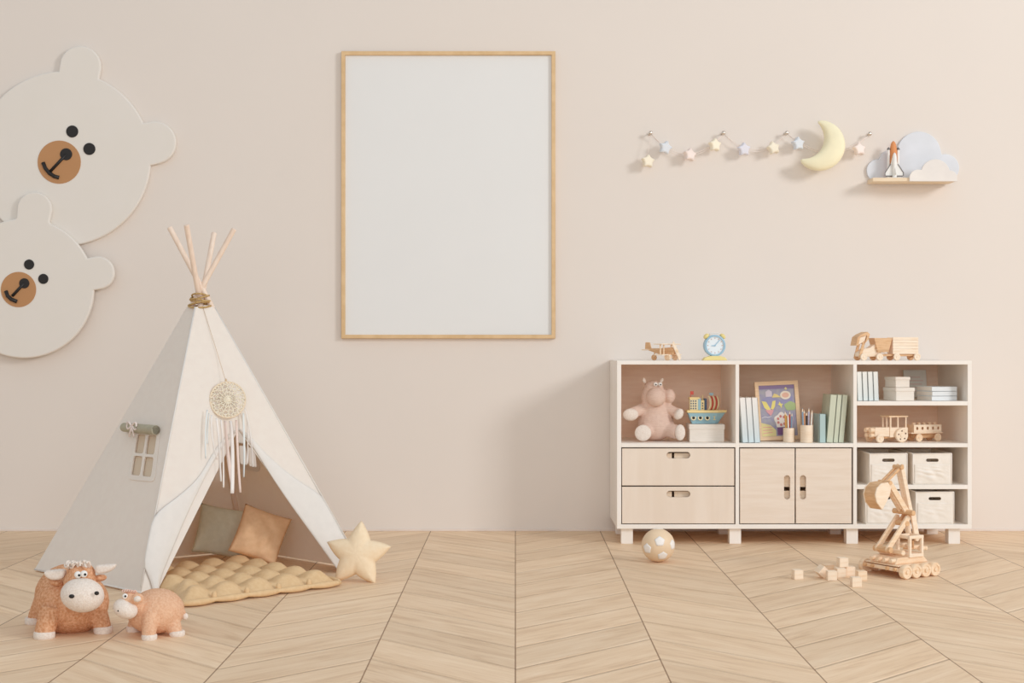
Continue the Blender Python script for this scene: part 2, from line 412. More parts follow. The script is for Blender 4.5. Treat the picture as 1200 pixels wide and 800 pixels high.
ga = thing('star_garland', 'pastel star string garland hung between four wall hooks', 'garland', P(870,180,WY-.05))
stars = [(759,189,0,'cream'),(779.5,173,1,'pale_blue'),(808,181.5,2,'pink'),(837.5,170,0,'cream'),(871.5,175,3,'lavender'),(906,173.5,0,'cream'),(935,168.5,1,'pale_blue'),(1006.5,175,2,'pink')]
SC = [tint('garland_cream', (250,240,218)), tint('garland_blue', (226,231,238)), tint('garland_pink', (249,233,225)), tint('garland_lavender', (231,230,240))]
random.seed(3)
for i, (a, b_, ci, _n) in enumerate(stars):
    c = P(a, b_, WY-.055); R = 9.0*WY/F
    fr = facing(c) @ Euler((random.uniform(-.2,.2), random.uniform(.1,.5), random.uniform(-.3,.3))).to_matrix().to_4x4()
    me = flat([star_out(0,0,R,R*.56,0,5,2)], .034, fr, .008)
    s_ = link('star', me, SC[ci], ga, world=True, auto=True)
    s_['label'] = ('cream star', 'pale blue star', 'pink star', 'lavender star')[ci]
sp_ = MB()
def sag(a, b_, d, n=14):
    return [a.lerp(b_, i/n)-Vector((0,0,d*4*(i/n)*(1-i/n))) for i in range(n+1)]
hp = [P(x, y+1, WY-.036) for x, y in hooks]
end = P(759,183,WY-.055)
sp_.tube([hp[0], hp[0].lerp(end,.5), end], .0016, 5)
sp_.tube(sag(hp[0], hp[1], .125), .0016, 5); sp_.tube(sag(hp[0]+Vector((0,-.003,0)), hp[1]+Vector((0,-.003,0)), .112), .0016, 5)
sp_.tube(sag(hp[1], hp[2], .10), .0016, 5); sp_.tube(sag(hp[1]+Vector((0,-.003,0)), hp[2]+Vector((0,-.003,0)), .088), .0016, 5)
sp_.tube(sag(hp[2], hp[3], .105), .0016, 5); sp_.tube(sag(hp[2]+Vector((0,-.003,0)), hp[3]+Vector((0,-.003,0)), .093), .0016, 5)
sp_.build('string', STR, ga, world=True, smooth=True)
# moon: crescent of elliptical sections
YM = WY-.098; km = YM/F
def arc(cx, cy, r, a0, a1, n): return [(cx+r*math.cos(math.radians(a0+(a1-a0)*i/n)), cy+r*math.sin(math.radians(a0+(a1-a0)*i/n))) for i in range(n+1)]
outer = arc(960.5, 170.5, 29.5, -92, 141, 40)     # px space, y down
inner = arc(941.5, 161.5, 24.5, -48, 95, 40)
mm = MB(); NS = 20
ringsM = []
for i in range(41):
    o3 = P(*outer[i], YM); i3 = P(*inner[i], YM); mid = (o3+i3)/2; hv = (o3-i3)/2
    t = i/40; tip = max(.12, min(1, math.sin(PI*t)**.55)); th = .048*tip
    if i in (0, 40): hv = hv*.35
    ringsM.append([mm.bm.verts.new(mid+hv*math.copysign(abs(math.cos(2*PI*j/NS))**.75, math.cos(2*PI*j/NS))+Vector((0,-th*math.copysign(abs(math.sin(2*PI*j/NS))**.75, math.sin(2*PI*j/NS)),0))) for j in range(NS)])
for i in range(40):
    for j in range(NS): mm.bm.faces.new((ringsM[i][j], ringsM[i][(j+1)%NS], ringsM[i+1][(j+1)%NS], ringsM[i+1][j]))
mm.bm.faces.new(ringsM[0]); mm.bm.faces.new(ringsM[-1][::-1])
mo = mm.build('moon_decoration', tint('moon_yellow', (250,242,208), .7), smooth=True)
recenter(mo, P(962,171,WY-.02)); tag(mo, 'puffy pale yellow crescent moon hanging on the wall over the star string', 'moon decoration')

# ================================================================== CLOUD SHELF
YS = WY-.001
cs = thing('cloud_shelf', 'small wall shelf shaped as pale blue and white clouds', 'shelf', P(1070,213,WY))
def cloud(discs, base, x0, x1, Y, n=120):
    pts = []
    for i in range(n+1):
        x = x0+(x1-x0)*(.5-.5*math.cos(PI*i/n)); y = base
        for (cx, cy, r) in discs:
            d = r*r-(x-cx)**2
            if d >= 0: y = min(y, cy-math.sqrt(d))
        pts.append((x, y))
    L0, L1 = discs[0], discs[-1]
    low = []
    for (cx, cy, r), sgn in ((L1, 1), (L0, -1)):
        if cy+r <= base+1.5:
            rng = range(0, 9) if sgn == 1 else range(8, -1, -1)
            for j in rng:
                a = PI/2*j/8; low.append((cx+sgn*r*math.cos(a), min(base, cy+r*math.sin(a))))
        else: low.append((x1 if sgn == 1 else x0, base))
    pts += low
    return [((x-VX)*Y/F, 1-(y-VY)*Y/F) for x, y in pts]
BL = tint('cloud_blue', (226,229,236)); WH2 = tint('cloud_white', (240,234,228))
bo = cloud([(1028.5,200,13.2),(1044,190,14.5),(1076.5,180.5,26),(1107.5,197,16.2)], 213.5, 1015.5, 1123.5, WY-.01)
link('cloud_back', flat([bo], .016, facing((0, WY-.009, 0)), .003), BL, cs, world=True, auto=True)
YFc = WY-.14
xb0, xb1 = (1023-VX)*YFc/F, (1120-VX)*YFc/F
MB().bx(xb0, xb1, YFc, WY-.017, 1-(212.5-VY)*YFc/F, 1-(208-VY)*YFc/F).build('shelf_board', wood('shelf_pine', (238,218,190), (231,208,176)), cs, world=True, bev=.0015)
fo = cloud([(1076,209,10.5),(1096,203.5,17),(1112.5,209,9.5)], 212.5, 1065.6, 1121.5, YFc-.008)
link('cloud_front', flat([fo], .012, facing((0, YFc-.007, 0)), .0025), WH2, cs, world=True, auto=True)
# shuttle
YR = WY-.085; shz = 1-(208-VY)*YFc/F; kr = YR/F
cxs = (1047.6-VX)*kr
sh = thing('toy_space_shuttle', 'small toy space shuttle with orange tank standing on the cloud shelf', 'toy shuttle', (cxs, YR, shz))
OR = tint('tank_orange', (224,150,96)); SW = tint('shuttle_white', (243,241,237), .4); GR = tint('shuttle_grey', (120,116,116))
H = 45*kr
def prof(r, z0, z1, nose): return [(0,z0),(r,z0),(r,z1-nose)]+[(r*math.sqrt(max(0,1-(i/6)**2)), z1-nose+nose*i/6) for i in range(1,7)]
MB().lathe((0,.012,0), (0,0,1), prof(4.0*kr, .012, H, 13*kr)).build('fuel_tank', OR, sh, auto=True)
for s_ in (-1, 1):
    b_ = MB().lathe((s_*5.6*kr,.012,0), (0,0,1), prof(1.5*kr, .004, H*.82, 4*kr)).build('booster', SW, sh, auto=True)
    MB().lathe((s_*5.6*kr,.012,0), (0,0,1), [(0,H*.76),(1.9*kr,H*.76),(1.9*kr,H*.79),(.4*kr,H*.83),(0,H*.83)]).build('booster_cap', GR, b_, auto=True)
orb = MB().lathe((0,-.012,0), (0,0,1), prof(2.6*kr, .006, H*.68, 9*kr)).build('orbiter', SW, sh, auto=True)
wg = MB()
wg.prism([(-2*kr,-.006,26*kr),(-4*kr,-.006,17*kr),(-10.5*kr,-.006,7*kr),(-10.5*kr,-.006,3.5*kr),(10.5*kr,-.006,3.5*kr),(10.5*kr,-.006,7*kr),(4*kr,-.006,17*kr),(2*kr,-.006,26*kr)], (0,.005,0))
wg.build('wings', SW, orb, bev=.001)
wt = MB()
for s_ in (-1, 1): wt.tube([(s_*4.2*kr,-.007,17*kr),(s_*10.7*kr,-.007,7*kr),(s_*10.7*kr,-.007,3.5*kr)], .0025, 6)
wt.bx(-10*kr, -2*kr, -.009, -.003, 2.6*kr, 3.6*kr).bx(2*kr, 10*kr, -.009, -.003, 2.6*kr, 3.6*kr)
wt.build('wing_edge', GR, orb)
MB().prism([(0,-.022,3*kr),(0,-.036,5*kr),(0,-.032,9*kr),(0,-.022,14*kr)], (.003,0,0)).build('tail_fin', SW, orb)
MB().bx(-9*kr, 9*kr, -.03, .03, 0, .005).build('stand_plate', SW, sh)

# ================================================================== TEEPEE
Lf, Ff, Rf = G(43,669), G(166,696), G(423,668)
Bf = Lf+Rf-Ff
cen = (Lf+Rf)/2
tp = thing('teepee_tent', 'white canvas teepee play tent with wooden poles, open front and rolled window', 'play tent', (cen.x, cen.y, 0))
AP = Vector((P(236,348,cen.y).x, cen.y, P(236,348,cen.y).z))
tops = {'L': (274.5,268), 'F': (251,273), 'R': (198.5,266), 'B': (218.5,263)}
ends = {}
for key, foot in (('L',Lf),('F',Ff),('R',Rf),('B',Bf)):
    d = AP-foot
    Yt = (foot+d*1.24).y; top = P(*tops[key], Yt)
    ft = foot+(cen-foot).normalized()*.040; ft.z = 0
    ends[key] = (ft, top)
    pl = MB().cyl(ft, top, .0125, .0120, 16).build('pole', POLE, tp, world=True, auto=True, bev=.003)
# rope binding
rp = MB(); rc = P(234.5,354,cen.y)
for i, (rz, rr) in enumerate(((-.014,.052),(-.006,.047),(.003,.044),(.011,.042),(.019,.040),(.026,.036))):
    pts = []
    for j in range(28):
        a = 2*PI*j/28; tl = .012*math.sin(a+i*1.9)
        pts.append(rc+Vector((rr*math.cos(a)*1.0, rr*math.sin(a)*1.0, rz+tl)))
    rp.tube(pts, .0042, 6, closed=True)
rp.build('rope_binding', ROPE, tp, world=True, smooth=True)
# fabric panels
ZC = P(236,360,cen.y).z
tc = Vector((P(235.3,360,cen.y).x, cen.y, ZC))
def topc(foot, rr=.060): d = (foot-cen); d.z = 0; return tc+d.normalized()*rr
out = 1.012
def low(foot): v = cen+(foot-cen)*out; v.z = .006; return v
TL, TF, TR, TB = [topc(v) for v in (Lf,Ff,Rf,Bf)]
BLc, BF_, BR, BB = [low(v) for v in (Lf,Ff,Rf,Bf)]
def panel(t0, t1, b0, b1, holes=(), openings=None):
    """flat panel between two slanted edges; holes as (u,v) loops are 2-D in metres from b0"""
    ex = (b1-b0).normalized(); fr = frame_from(b0, ex, t0-b0); inv = fr.inverted()
    q = [inv @ v for v in (b0, b1, t1, t0)]
    return fr, inv, [(v.x, v.y) for v in q]
def window_loops(fr, inv, corners_px, nrm_pt):
    pass
def on_panel(fr, inv, pts):
    n = fr.to_3x3() @ Vector((0,0,1)); p0 = fr.translation
    return [((inv @ ray_plane(x, y, p0, n)).x, (inv @ ray_plane(x, y, p0, n)).y) for x, y in pts]
# --- left panel with window (px corners)
frL, invL, qL = panel(TL, TF, BLc, BF_)
def quad_loops(c, nx=2, ny=2, gap=.10, arch=0):
    """split a quad (tl,tr,br,bl) into panes"""
    tl, tr, br, bl = [Vector(v) for v in c]; res = []
    def at(u, v): return (tl.lerp(tr,u)).lerp(bl.lerp(br,u), v)
    for i in range(nx):
        for j in range(ny):
            u0, u1 = i/nx+gap/2, (i+1)/nx-gap/2; v0, v1 = j/ny+gap*.35, (j+1)/ny-gap*.35
            lp = []
            cxm, cym = (u0+u1)/2, (v0+v1)/2
            for k in range(20):
                a = 2*PI*k/20; ca, sa = math.cos(a), math.sin(a); e = .28
                lp.append(at(cxm+(u1-u0)/2*math.copysign(abs(ca)**e, ca), cym+(v1-v0)/2*math.copysign(abs(sa)**e, sa)))
            res.append([(p.x, p.y) for p in lp])
    return res
wL = on_panel(frL, invL, [(161,507),(186,509),(179,561),(153,558)])
wfr = on_panel(frL, invL, [(159,503),(188.5,505),(182,565),(150,562)])
lps = quad_loops(wL, 2, 2, .085)
link('side_panel', flat([qL]+lps, .003, frL), CANVAS, tp, world=True)
def lattice(o_loop, panes, fr, z):
    return flat([o_loop]+panes, .004, fr @ Matrix.Translation((0,0,z)), .001)
def rnd_quad(c): 
    tl, tr, br, bl = [Vector(v) for v in c]; lp = []
    for k in range(32):
        a = 2*PI*k/32; ca, sa = math.cos(a), math.sin(a); e = .22
        u = .5+.5*math.copysign(abs(ca)**e, ca); v = .5+.5*math.copysign(abs(sa)**e, sa)
        p = (tl.lerp(tr,u)).lerp(bl.lerp(br,u), v); lp.append((p.x, p.y))
    return lp
nL = (frL.to_3x3() @ Vector((0,0,1))); sgnL = 1 if nL.y < 0 else -1
wf = link('window_frame', lattice(rnd_quad(wfr), lps, frL, .004*sgnL), CANVAS, tp, world=True)
# netting behind the window
NET = bpy.data.materials.new('window_net'); NET.use_nodes = True
nb = NET.node_tree.nodes['Principled BSDF']; nb.inputs['Base Color'].default_value = lin((226,210,188)); nb.inputs['Alpha'].default_value = .75; nb.inputs['Roughness'].default_value = .9
link('window_net', flat([rnd_quad(wfr)], .001, frL @ Matrix.Translation((0,0,-.006*sgnL))), NET, wf, world=True)
# rolled window cover
nLo = nL*sgnL
ra = ray_plane(150,502.5, frL.translation, nL)+nLo*.024; rb = ray_plane(188,506, frL.translation, nL)+nLo*.024
ro = MB().cyl(ra, rb, .020, .0215, 20).build('rolled_cover', SAGE2, tp, world=True, auto=True, bev=.004)
ax = (rb-ra).normalized()
sp2 = []
for i in range(60):
    a = i*.42; r_ = .0015+.0185*i/60; e1 = ax.cross(Vector((0,0,1))).normalized(); e2 = ax.cross(e1)
    sp2.append(rb+ax*.001+(e1*math.cos(a)+e2*math.sin(a))*r_)
MB().tube(sp2, .0012, 5).build('roll_shade_spiral', tint('roll_shadow', (120,112,94), .9), ro, world=True, smooth=True)  # dark spiral drawn as the shade between the rolled layers
bw = MB(); bc = ra.lerp(rb, .38)+nLo*.022
side = ax; upv = Vector((0,0,1))
for s_ in (-1, 1):
    lp = [bc+side*s_*.040*math.sin(PI*t/10)*1.0+upv*(.018*math.sin(2*PI*t/10)+.008*t/10) for t in range(11)]
    bw.tube(lp, .0042, 6)
    bw.tube([bc, bc+side*s_*.010-upv*.02, bc+side*s_*.020-upv*.045], .004, 6)
bw.sph(bc, .005)
ringp = []
for j in range(20):
    a = 2*PI*j/20; e1 = ax.cross(upv).normalized(); e2 = ax.cross(e1); ringp.append(ra.lerp(rb,.38)+(e1*math.cos(a)+e2*math.sin(a))*.0225)
bw.tube(ringp, .0025, 6, closed=True)
bw.build('tie_bow', tint('tie_white', (240,226,220), .9), ro, world=True, smooth=True)
# --- back panels
frB, invB, qB = panel(TB, TL, BB, BLc)
link('back_panel', flat([qB], .003, frB), CANVAS, tp, world=True)
frR, invR, qR = panel(TR, TB, BR, BB)
wR = on_panel(frR, invR, [(277,494),(298,497),(303,549),(282,544)])
wRf = on_panel(frR, invR, [(275,490),(301,494),(306,553),(279,548)])
lps2 = quad_loops(wR, 2, 2, .085)
link('side_panel', flat([qR]+lps2, .003, frR), CANVAS, tp, world=True)
nR = (frR.to_3x3() @ Vector((0,0,1))); sgR = 1 if nR.y < 0 else -1
link('window_frame', lattice(rnd_quad(wRf), lps2, frR, .004*sgR), CANVAS2, tp, world=True)
# --- front panel with opening
frF, invF, qF = panel(TF, TR, BF_, BR)
nF = (frF.to_3x3() @ Vector((0,0,1))); sgF = 1 if nF.y < 0 else -1; nFo = nF*sgF
ap_px = (279,503)
opl = on_panel(frF, invF, [(185,697), ap_px, (398,672)])
qf = list(qF)   # b0, b1, t1, t0
xl = opl[0][0]; xr = opl[2][0]
outl = [qf[0], (xl, .001), opl[1], (xr, .001), qf[1], qf[2], qf[3]]
link('front_panel', flat([outl], .003, frF), CANVAS, tp, world=True)
def flap(inner_px, outer_px, name, nrow=28, ncol=14, lift=.012):
    def lerp_poly(pts, t):
        L_ = [0]
        for a, b2 in zip(pts, pts[1:]): L_.append(L_[-1]+math.dist(a, b2))
        d = t*L_[-1]
        for i in range(len(pts)-1):
            if d <= L_[i+1]+1e-9:
                q = (d-L_[i])/(L_[i+1]-L_[i]); a, b2 = pts[i], pts[i+1]; return (a[0]+(b2[0]-a[0])*q, a[1]+(b2[1]-a[1])*q)
        return pts[-1]
    def smooth(pts):
        for _ in range(2):
            new = [pts[0]]
            for a, b2 in zip(pts, pts[1:]): new += [(a[0]*.75+b2[0]*.25, a[1]*.75+b2[1]*.25), (a[0]*.25+b2[0]*.75, a[1]*.25+b2[1]*.75)]
            pts = new+[pts[-1]]
        return pts
    I, O = smooth(inner_px), smooth(outer_px)
    def fn(u, v):
        a = lerp_poly(I, v); b2 = lerp_poly(O, v); p = (a[0]+(b2[0]-a[0])*u, a[1]+(b2[1]-a[1])*u)
        base = ray_plane(p[0], p[1], frF.translation, nF)
        h = .004+lift*math.sin(min(1, u*2.2)*PI/2)*(0.25+v*.9) + .004*math.sin(v*9+u*3)*u*(1-v*.3)
        h -= .010*max(0, u-.8)/.2*(.3+v)*.6
        return base+nFo*h
    mb = MB().grid(fn, ncol, nrow)
    return mb.build(name, CANVAS2, tp, world=True, smooth=True, solid=.004)
flap([(279,503),(259,523),(229,579),(200.5,646),(187,678),(185,697)],
     [(279,503),(262,512),(246,536),(233,560),(211,580),(187,597),(177,609),(173.5,627),(166.5,664),(174,675),(180,697)], 'door_flap', lift=.012)
flap([(279,503),(294,520),(326,572),(371,634),(398,672)],
     [(279,503),(290,508),(310,531),(341,559),(373,579),(379,588),(394,614),(407,638),(420,664)], 'door_flap', lift=.012)
# hem along front-left ridge
MB().tube([TF+Vector((-.002,-.004,0)), TF.lerp(BF_,.5)+Vector((-.003,-.004,0)), BF_.lerp(TF,.02)+Vector((-.003,-.004,0))], .004, 6).build('corner_seam', CANVAS2, tp, world=True, smooth=True)
MB().tube([TR+Vector((.002,-.004,0)), TR.lerp(BR,.98)+Vector((.003,-.004,0))], .004, 6).build('corner_seam', CANVAS2, tp, world=True, smooth=True)
# hem strips at the bottom edge
MB().tube([BLc+Vector((0,0,.002)), BF_+Vector((0,0,.002))], .004, 6).build('bottom_hem', CANVAS2, tp, world=True, smooth=True)

# ================================================================== DREAMCATCHER
dcw = ray_plane(263.5,470.5, frF.translation, nF)+nFo*.030
YD = dcw.y; kd = YD/F
dc = thing('dream_catcher', 'round crocheted dream catcher with pastel ribbons hanging on the teepee front', 'dream catcher', dcw)
LACE = mat('lace_thread', (246,238,220), .9, (238,227,204), 300)
upF = frF.to_3x3() @ Vector((0,1,0)); dfr = frame_from(dcw, Vector((1,.25,0)), upF)
R0 = 21.5*kd
def dpt(r, a, z=0): return dfr @ Vector((r*math.cos(a)*.94, r*math.sin(a), z))
MB().tube([dpt(R0, 2*PI*i/48) for i in range(48)], .0042, 8, closed=True).build('hoop', mat('hoop_wrap', (242,228,206), .9, (226,206,178), 300), dc, world=True, smooth=True)
web = MB(); nseg = 16
for q, rr in enumerate((.2,.42,.64,.84)):
    pts = []
    for i in range(nseg*4):
        a = 2*PI*i/(nseg*4); pts.append(dpt(R0*(rr+.06*math.cos(nseg*a+PI*q)), a))
    web.tube(pts, .0028, 5, closed=True)
for i in range(nseg):
    a = 2*PI*i/nseg; web.tube([dpt(R0*.05, a), dpt(R0*.5, a+.12), dpt(R0, a)], .0022, 5)
for i in range(nseg*2):
    a = 2*PI*i/(nseg*2); web.tube([dpt(R0*.88, a), dpt(R0*.96, a+.08, .002), dpt(R0, a+.1)], .0028, 5)
web.sph(dcw, (.012,.006,.012))
web.build('lace_web', LACE, dc, world=True, smooth=True)
MB().tube([TF.lerp(TR,.35)+nFo*.006, ray_plane(255,420, frF.translation, nF)+nFo*.012, dpt(R0*1.0, PI/2+.08)], .0010, 5).build('hanging_cord', tint('cord', (214,190,160), .9), dc, world=True, smooth=True)
MB().sph(dpt(R0*1.08, PI/2+.08), (.005,.004,.010)).build('cord_knot', tint('cord', (214,190,160)), dc, world=True, smooth=True)
rib = [((243,480),(240,505),(241,537),'b',.8),((248,486),(247,515),(254.5,538),'w',.8),((254,490),(257,515),(259,564),'w',1),((259,492),(262,520),(262,571),'w',.9),
       ((264,493),(266,530),(272,566),'p',2),((270,493),(274,530),(272,578),'w',2),((277,492),(278.5,535),(281.5,577),'p',1.3),((285,484),(287,520),(285.5,559),'b',1.1),
       ((287,478),(296,512),(296,547),'w',.7),((289,484),(291,510),(290,543),'w',.7),((245,484),(243,500),(243,520),'b',.6)]
RC = {'b': tint('ribbon_blue', (236,241,240), .7), 'w': tint('ribbon_white', (247,241,236), .7), 'p': tint('ribbon_pink', (240,220,210), .7)}
for i, (a, b_, c_, kk, wd) in enumerate(rib):
    pa, pb, pc = [ray_plane(*q_, frF.translation+nFo*(.026+.003*(i%3)), nF) for q_ in (a, b_, c_)]; hw = wd*kd*1.05
    def fn(u, v):
        p = pa*(1-v)**2+pb*2*v*(1-v)+pc*v*v; tw = .5*math.sin(v*4+i)
        return p+Vector((math.cos(tw), math.sin(tw), 0))*hw*(u*2-1)
    r_ = MB().grid(fn, 2, 14).build('ribbon', RC[kk], dc, world=True, smooth=True, solid=.0012)
    if kk != 'w': r_['label'] = 'pale blue ribbon' if kk == 'b' else 'pale pink ribbon'

# ================================================================== MAT AND CUSHIONS
ang = math.atan2((Rf-Ff).y, (Rf-Ff).x)
av = Vector((math.cos(ang), math.sin(ang), 0)); bv = Vector((-math.sin(ang), math.cos(ang), 0))
M0 = G(212,712)
ang += math.radians(5.5); av = Vector((math.cos(ang), math.sin(ang), 0)); bv = Vector((-math.sin(ang), math.cos(ang), 0))
TS = .150; NA, NB_ = 5, 5
def matp(u, v, top):
    x = u*NA; y = v*NB_; fxx, fyy = x-math.floor(x), y-math.floor(y)
    h = (abs(math.sin(PI*x))**.62)*(abs(math.sin(PI*y))**.62)
    ridge = .42*max(abs(math.sin(PI*x)), abs(math.sin(PI*y)))**.7
    hh = max(h, ridge)
    ed = min(u, 1-u, v, 1-v); e = min(1, ed/.07)
    z = .018+(.004+.046*hh)*math.sqrt(e) if top else .012-.010*math.sqrt(e)
    # scalloped outline
    bu = (.5-u)*2; bvv = (.5-v)*2
    kx = .012*(1-abs(math.sin(PI*y)))*bu**9 + .115*(1-u)**1.5*min(1, v/.35); ky = .012*(1-abs(math.sin(PI*x)))*bvv**9
    p = M0+av*(u*NA*TS+kx)+bv*(v*NB_*TS+ky); p.z = z
    return p
mt = MB().grid(lambda u, v: matp(u, v, True), 100, 100).grid(lambda u, v: matp(u, v, False), 100, 100)
bmesh.ops.remove_doubles(mt.bm, verts=mt.bm.verts, dist=.0005)
# close the edge
be = [e for e in mt.bm.edges if e.is_boundary]
bmesh.ops.bridge_loops(mt.bm, edges=be)
mtroot = thing('floor_mat', 'beige tufted quilted floor mat spread in the teepee opening', 'mat', M0+av*.38+bv*.38)
mto = mt.build('quilted_body', MATC, mtroot, world=True, smooth=True)
for i in range(NA+1):
    for j in range(NB_+1):
        p = M0+av*(i*TS)+bv*(j*TS)
        if 0 < i < NA and 0 < j < NB_: p.z = .025; MB().sph(p, (.006,.006,.004), seg=10).build('tuft_button', MATC, mtroot, world=True, smooth=True)
def edge_tube(p0, d, nrm, n):
    pts = []; rs = []
    for i in range(n*10+1):
        q = i/10; s_ = abs(math.sin(PI*q)); p = M0+p0+d*(q*TS)+nrm*(.004+.012*s_); p.z = .016; pts.append(p); rs.append(.009+.005*s_)
    MB().tube(pts, rs, 10).build('edge_piping', MATC, mtroot, world=True, smooth=True)
edge_tube(Vector((0,0,0)), av, -bv, NA); edge_tube(av*(NA*TS), bv, av, NB_)
# pleated knots on the edge
for i in range(1, NA):
    p = M0+av*(i*TS)-bv*(-.004); p.z = .028
    MB().sph(p, (.012,.010,.020), rot=(0,0,ang), seg=12).build('edge_knot', MATC, mtroot, world=True, smooth=True)

def cushion(name, label, m, c, w_, h_, T, rot, wr=0):
    def fn(side):
        def g(u, v):
            a, b_ = u*2-1, v*2-1
            x = a*w_/2*(1-.06*(1-b_*b_)*abs(a)); y = b_*h_/2*(1-.06*(1-a*a)*abs(b_))
            z = side*T*((1-a*a)**.5)*((1-b_*b_)**.5)**.9
            z += wr*math.sin(7*a+4*b_*b_)*math.sin(5*b_+2)*(1-a*a)*(1-b_*b_)*side
            return Vector((x, y, z))
        return g
    mb = MB().grid(fn(1), 28, 28).grid(fn(-1), 28, 28)
    bmesh.ops.remove_doubles(mb.bm, verts=mb.bm.verts, dist=1e-5)
    o = mb.build(name, m, smooth=True); o.location = c; o.rotation_euler = rot
    tag(o, label, 'cushion'); return o
cushion('cushion', 'sage green square cushion leaning at the back of the teepee', SAGE, P(259.5,622.5,6.70), .235, .235, .045, Matrix.Rotation(.28,4,'Z').to_euler() if 0 else (math.radians(72), math.radians(11), math.radians(10)), .004)
cushion('cushion', 'tan square cushion with gathered corner in front of green cushion', TANC, P(305,626.5,6.52), .225, .235, .045, (math.radians(68), math.radians(20), math.radians(8)), .010)

# star cushion
sc_ = P(419.5,650,6.16)
so = star_out(0,0,.152,.070,0,5,1)
def star_cushion():
    R_, r_ = .150, .083; pts = []
    for i in range(10):
        a = PI/2+PI*i/5; a2 = PI/2+PI*(i+1)/5; q0 = R_ if i%2==0 else r_; q1 = r_ if i%2==0 else R_
        p0 = Vector((q0*math.cos(a), q0*math.sin(a))); p1 = Vector((q1*math.cos(a2), q1*math.sin(a2)))
        for k in range(8):
            t = k/8; p = p0.lerp(p1, t); n_ = Vector((p.x, p.y)).normalized(); pts.append(tuple(p+n_*.006*math.sin(PI*t)))
    mb = MB()
    fr = Matrix()
    rings = 14; n = len(pts)
    for side in (1,-1):
        c = mb.bm.verts.new((0,0,side*.05)); prev = None
        for k in range(1, rings+1):
            s = k/rings; cur = []
            for i, (x, y) in enumerate(pts):
                d = 1-abs(((i/8) % 2)-1) if False else 0
                phi = (i/8) % 2; tipf = 1-min(phi, 2-phi)      # 1 at arm tip, 0 at inner notch
                rad = R_*tipf+r_*(1-tipf)
                h = .05*math.sqrt(max(0, 1-s**(2.0-.7*tipf)))
                cur.append(mb.bm.verts.new((x*s, y*s, side*h)))
            for i in range(n):
                j = (i+1)%n
                if prev is None: mb.bm.faces.new((c, cur[i], cur[j]))
                else: mb.bm.faces.new((prev[i], cur[i], cur[j], prev[j]))
            prev = cur
    bmesh.ops.remove_doubles(mb.bm, verts=mb.bm.verts, dist=1e-5)
    o = mb.build('star_cushion', STARC, smooth=True)
    o.location = sc_; o.rotation_euler = (math.radians(76), math.radians(3), math.radians(-6)); return o
tag(star_cushion(), 'cream star shaped cushion leaning against the teepee corner', 'cushion')

# ================================================================== PLUSH COWS
def plush_cow_big():
    Yc = 5.06; k = Yc/F
    root = thing('plush_cow', 'larger orange felt bull toy facing forward with white muzzle and horns', 'plush toy', G(84,742))
    Q = lambda x, y, Y: P(x, y, Y)
    fr_ = Q(52,743,4.93); fr_.z = .05
    def f(mb):
        mb.sph(P(84,706,5.08), (43*k,.125,37*k))
        mb.sph(P(80,696,5.12), (38*k,.13,36*k))
        mb.sph(P(94,683,4.97), (19*k,.06,20*k)); mb.sph(P(95,672,4.97), (16*k,.05,13*k))
        for (x, y, Y, r) in ((52,742,4.94,11.3),(120,733,5.03,10.2),(42,727,5.20,10),(108,727,5.24,9)):
            a = P(x, y, Y); a.z = .02; b_ = P(x+(84-x)*.25, y-30, Y+.03)
            mb.cyl(a, b_, r*k, r*k*1.1, 20); mb.sph(a, (r*k,r*k,.012))
    blob('body', f, FELT, root, .0055, 5)
    for (x, Y, r) in ((52,4.94,12),(121,5.03,11),(40,5.20,11),(107,5.24,10)):
        a = P(x, 700, Y); a.z = 0
        MB().lathe(a, (0,0,1), [(0,0.0),(r*k*.93,0),(r*k,.004),(r*k,.020),(r*k*.9,.025),(0,.025)]).build('hoof', PLW, root, world=True, auto=True)
    mz = MB().sph(P(96.5,697,4.92), (24.5*k,.062,19.5*k), rot=(0,math.radians(8),0), seg=32).build('muzzle', PLW, root, world=True, smooth=True)
    for x, y, rx in ((84,698.5,3.3),(113.3,694.8,2.8)):
        # place on muzzle front
        ex = (x-96.5)/24.5; ey = (y-697)/19.5; yy = 4.92-.062*math.sqrt(max(.05,1-ex*ex-ey*ey))-.007
        MB().sph(P(x,y,yy), (rx*k,.005,2.3*k), seg=16).build('nostril', DARK, mz, world=True, smooth=True)
    for x, y in ((91.3,673.2),(98.3,672.3)):
        e = MB().sph(P(x,y,4.915), (4.1*k,.010,4*k), seg=20).build('eye', SW, root, world=True, smooth=True)
        MB().sph(P(x+1.4,y+.6,4.906), (1.5*k,.003,1.5*k), seg=12).build('pupil', DARK, e, world=True, smooth=True)
    def horn(pts, name='horn'):
        MB().prism([P(x,y,4.95) for x, y in pts], (0,.035,0)).build(name, PLW, root, world=True, auto=True, bev=.010, sub=1)
    horn([(76,667),(62,667.5),(49,669.5),(51.5,676),(58,680.5),(68,680.5),(75,677)])
    horn([(110,662.5),(123,661.5),(136,661),(133,667),(125,672),(116,673),(110,672)])
    MB().sph(P(66,682,4.99), (8*k,.02,4*k), rot=(0,.2,0)).build('ear', FELT, root, world=True, smooth=True)
    MB().sph(P(117,677,4.99), (8*k,.02,4*k), rot=(0,-.1,0)).build('ear', FELT, root, world=True, smooth=True)
    hr = MB(); random.seed(5)
    for i in range(14):
        x = 78+i*1.95; y = 661-1.6*math.sin(i*1.9)-i*.1; ph = i*1.7
        hr.tube([P(x+2.0*math.cos(t*.8+ph), y+3.0*math.sin(t*.8+ph)+.25*t, 4.925+.004*t+.006*(i%3)) for t in range(9)], .0042, 7)
    hr.build('curly_hair', PLW, root, world=True, smooth=True)
plush_cow_big()
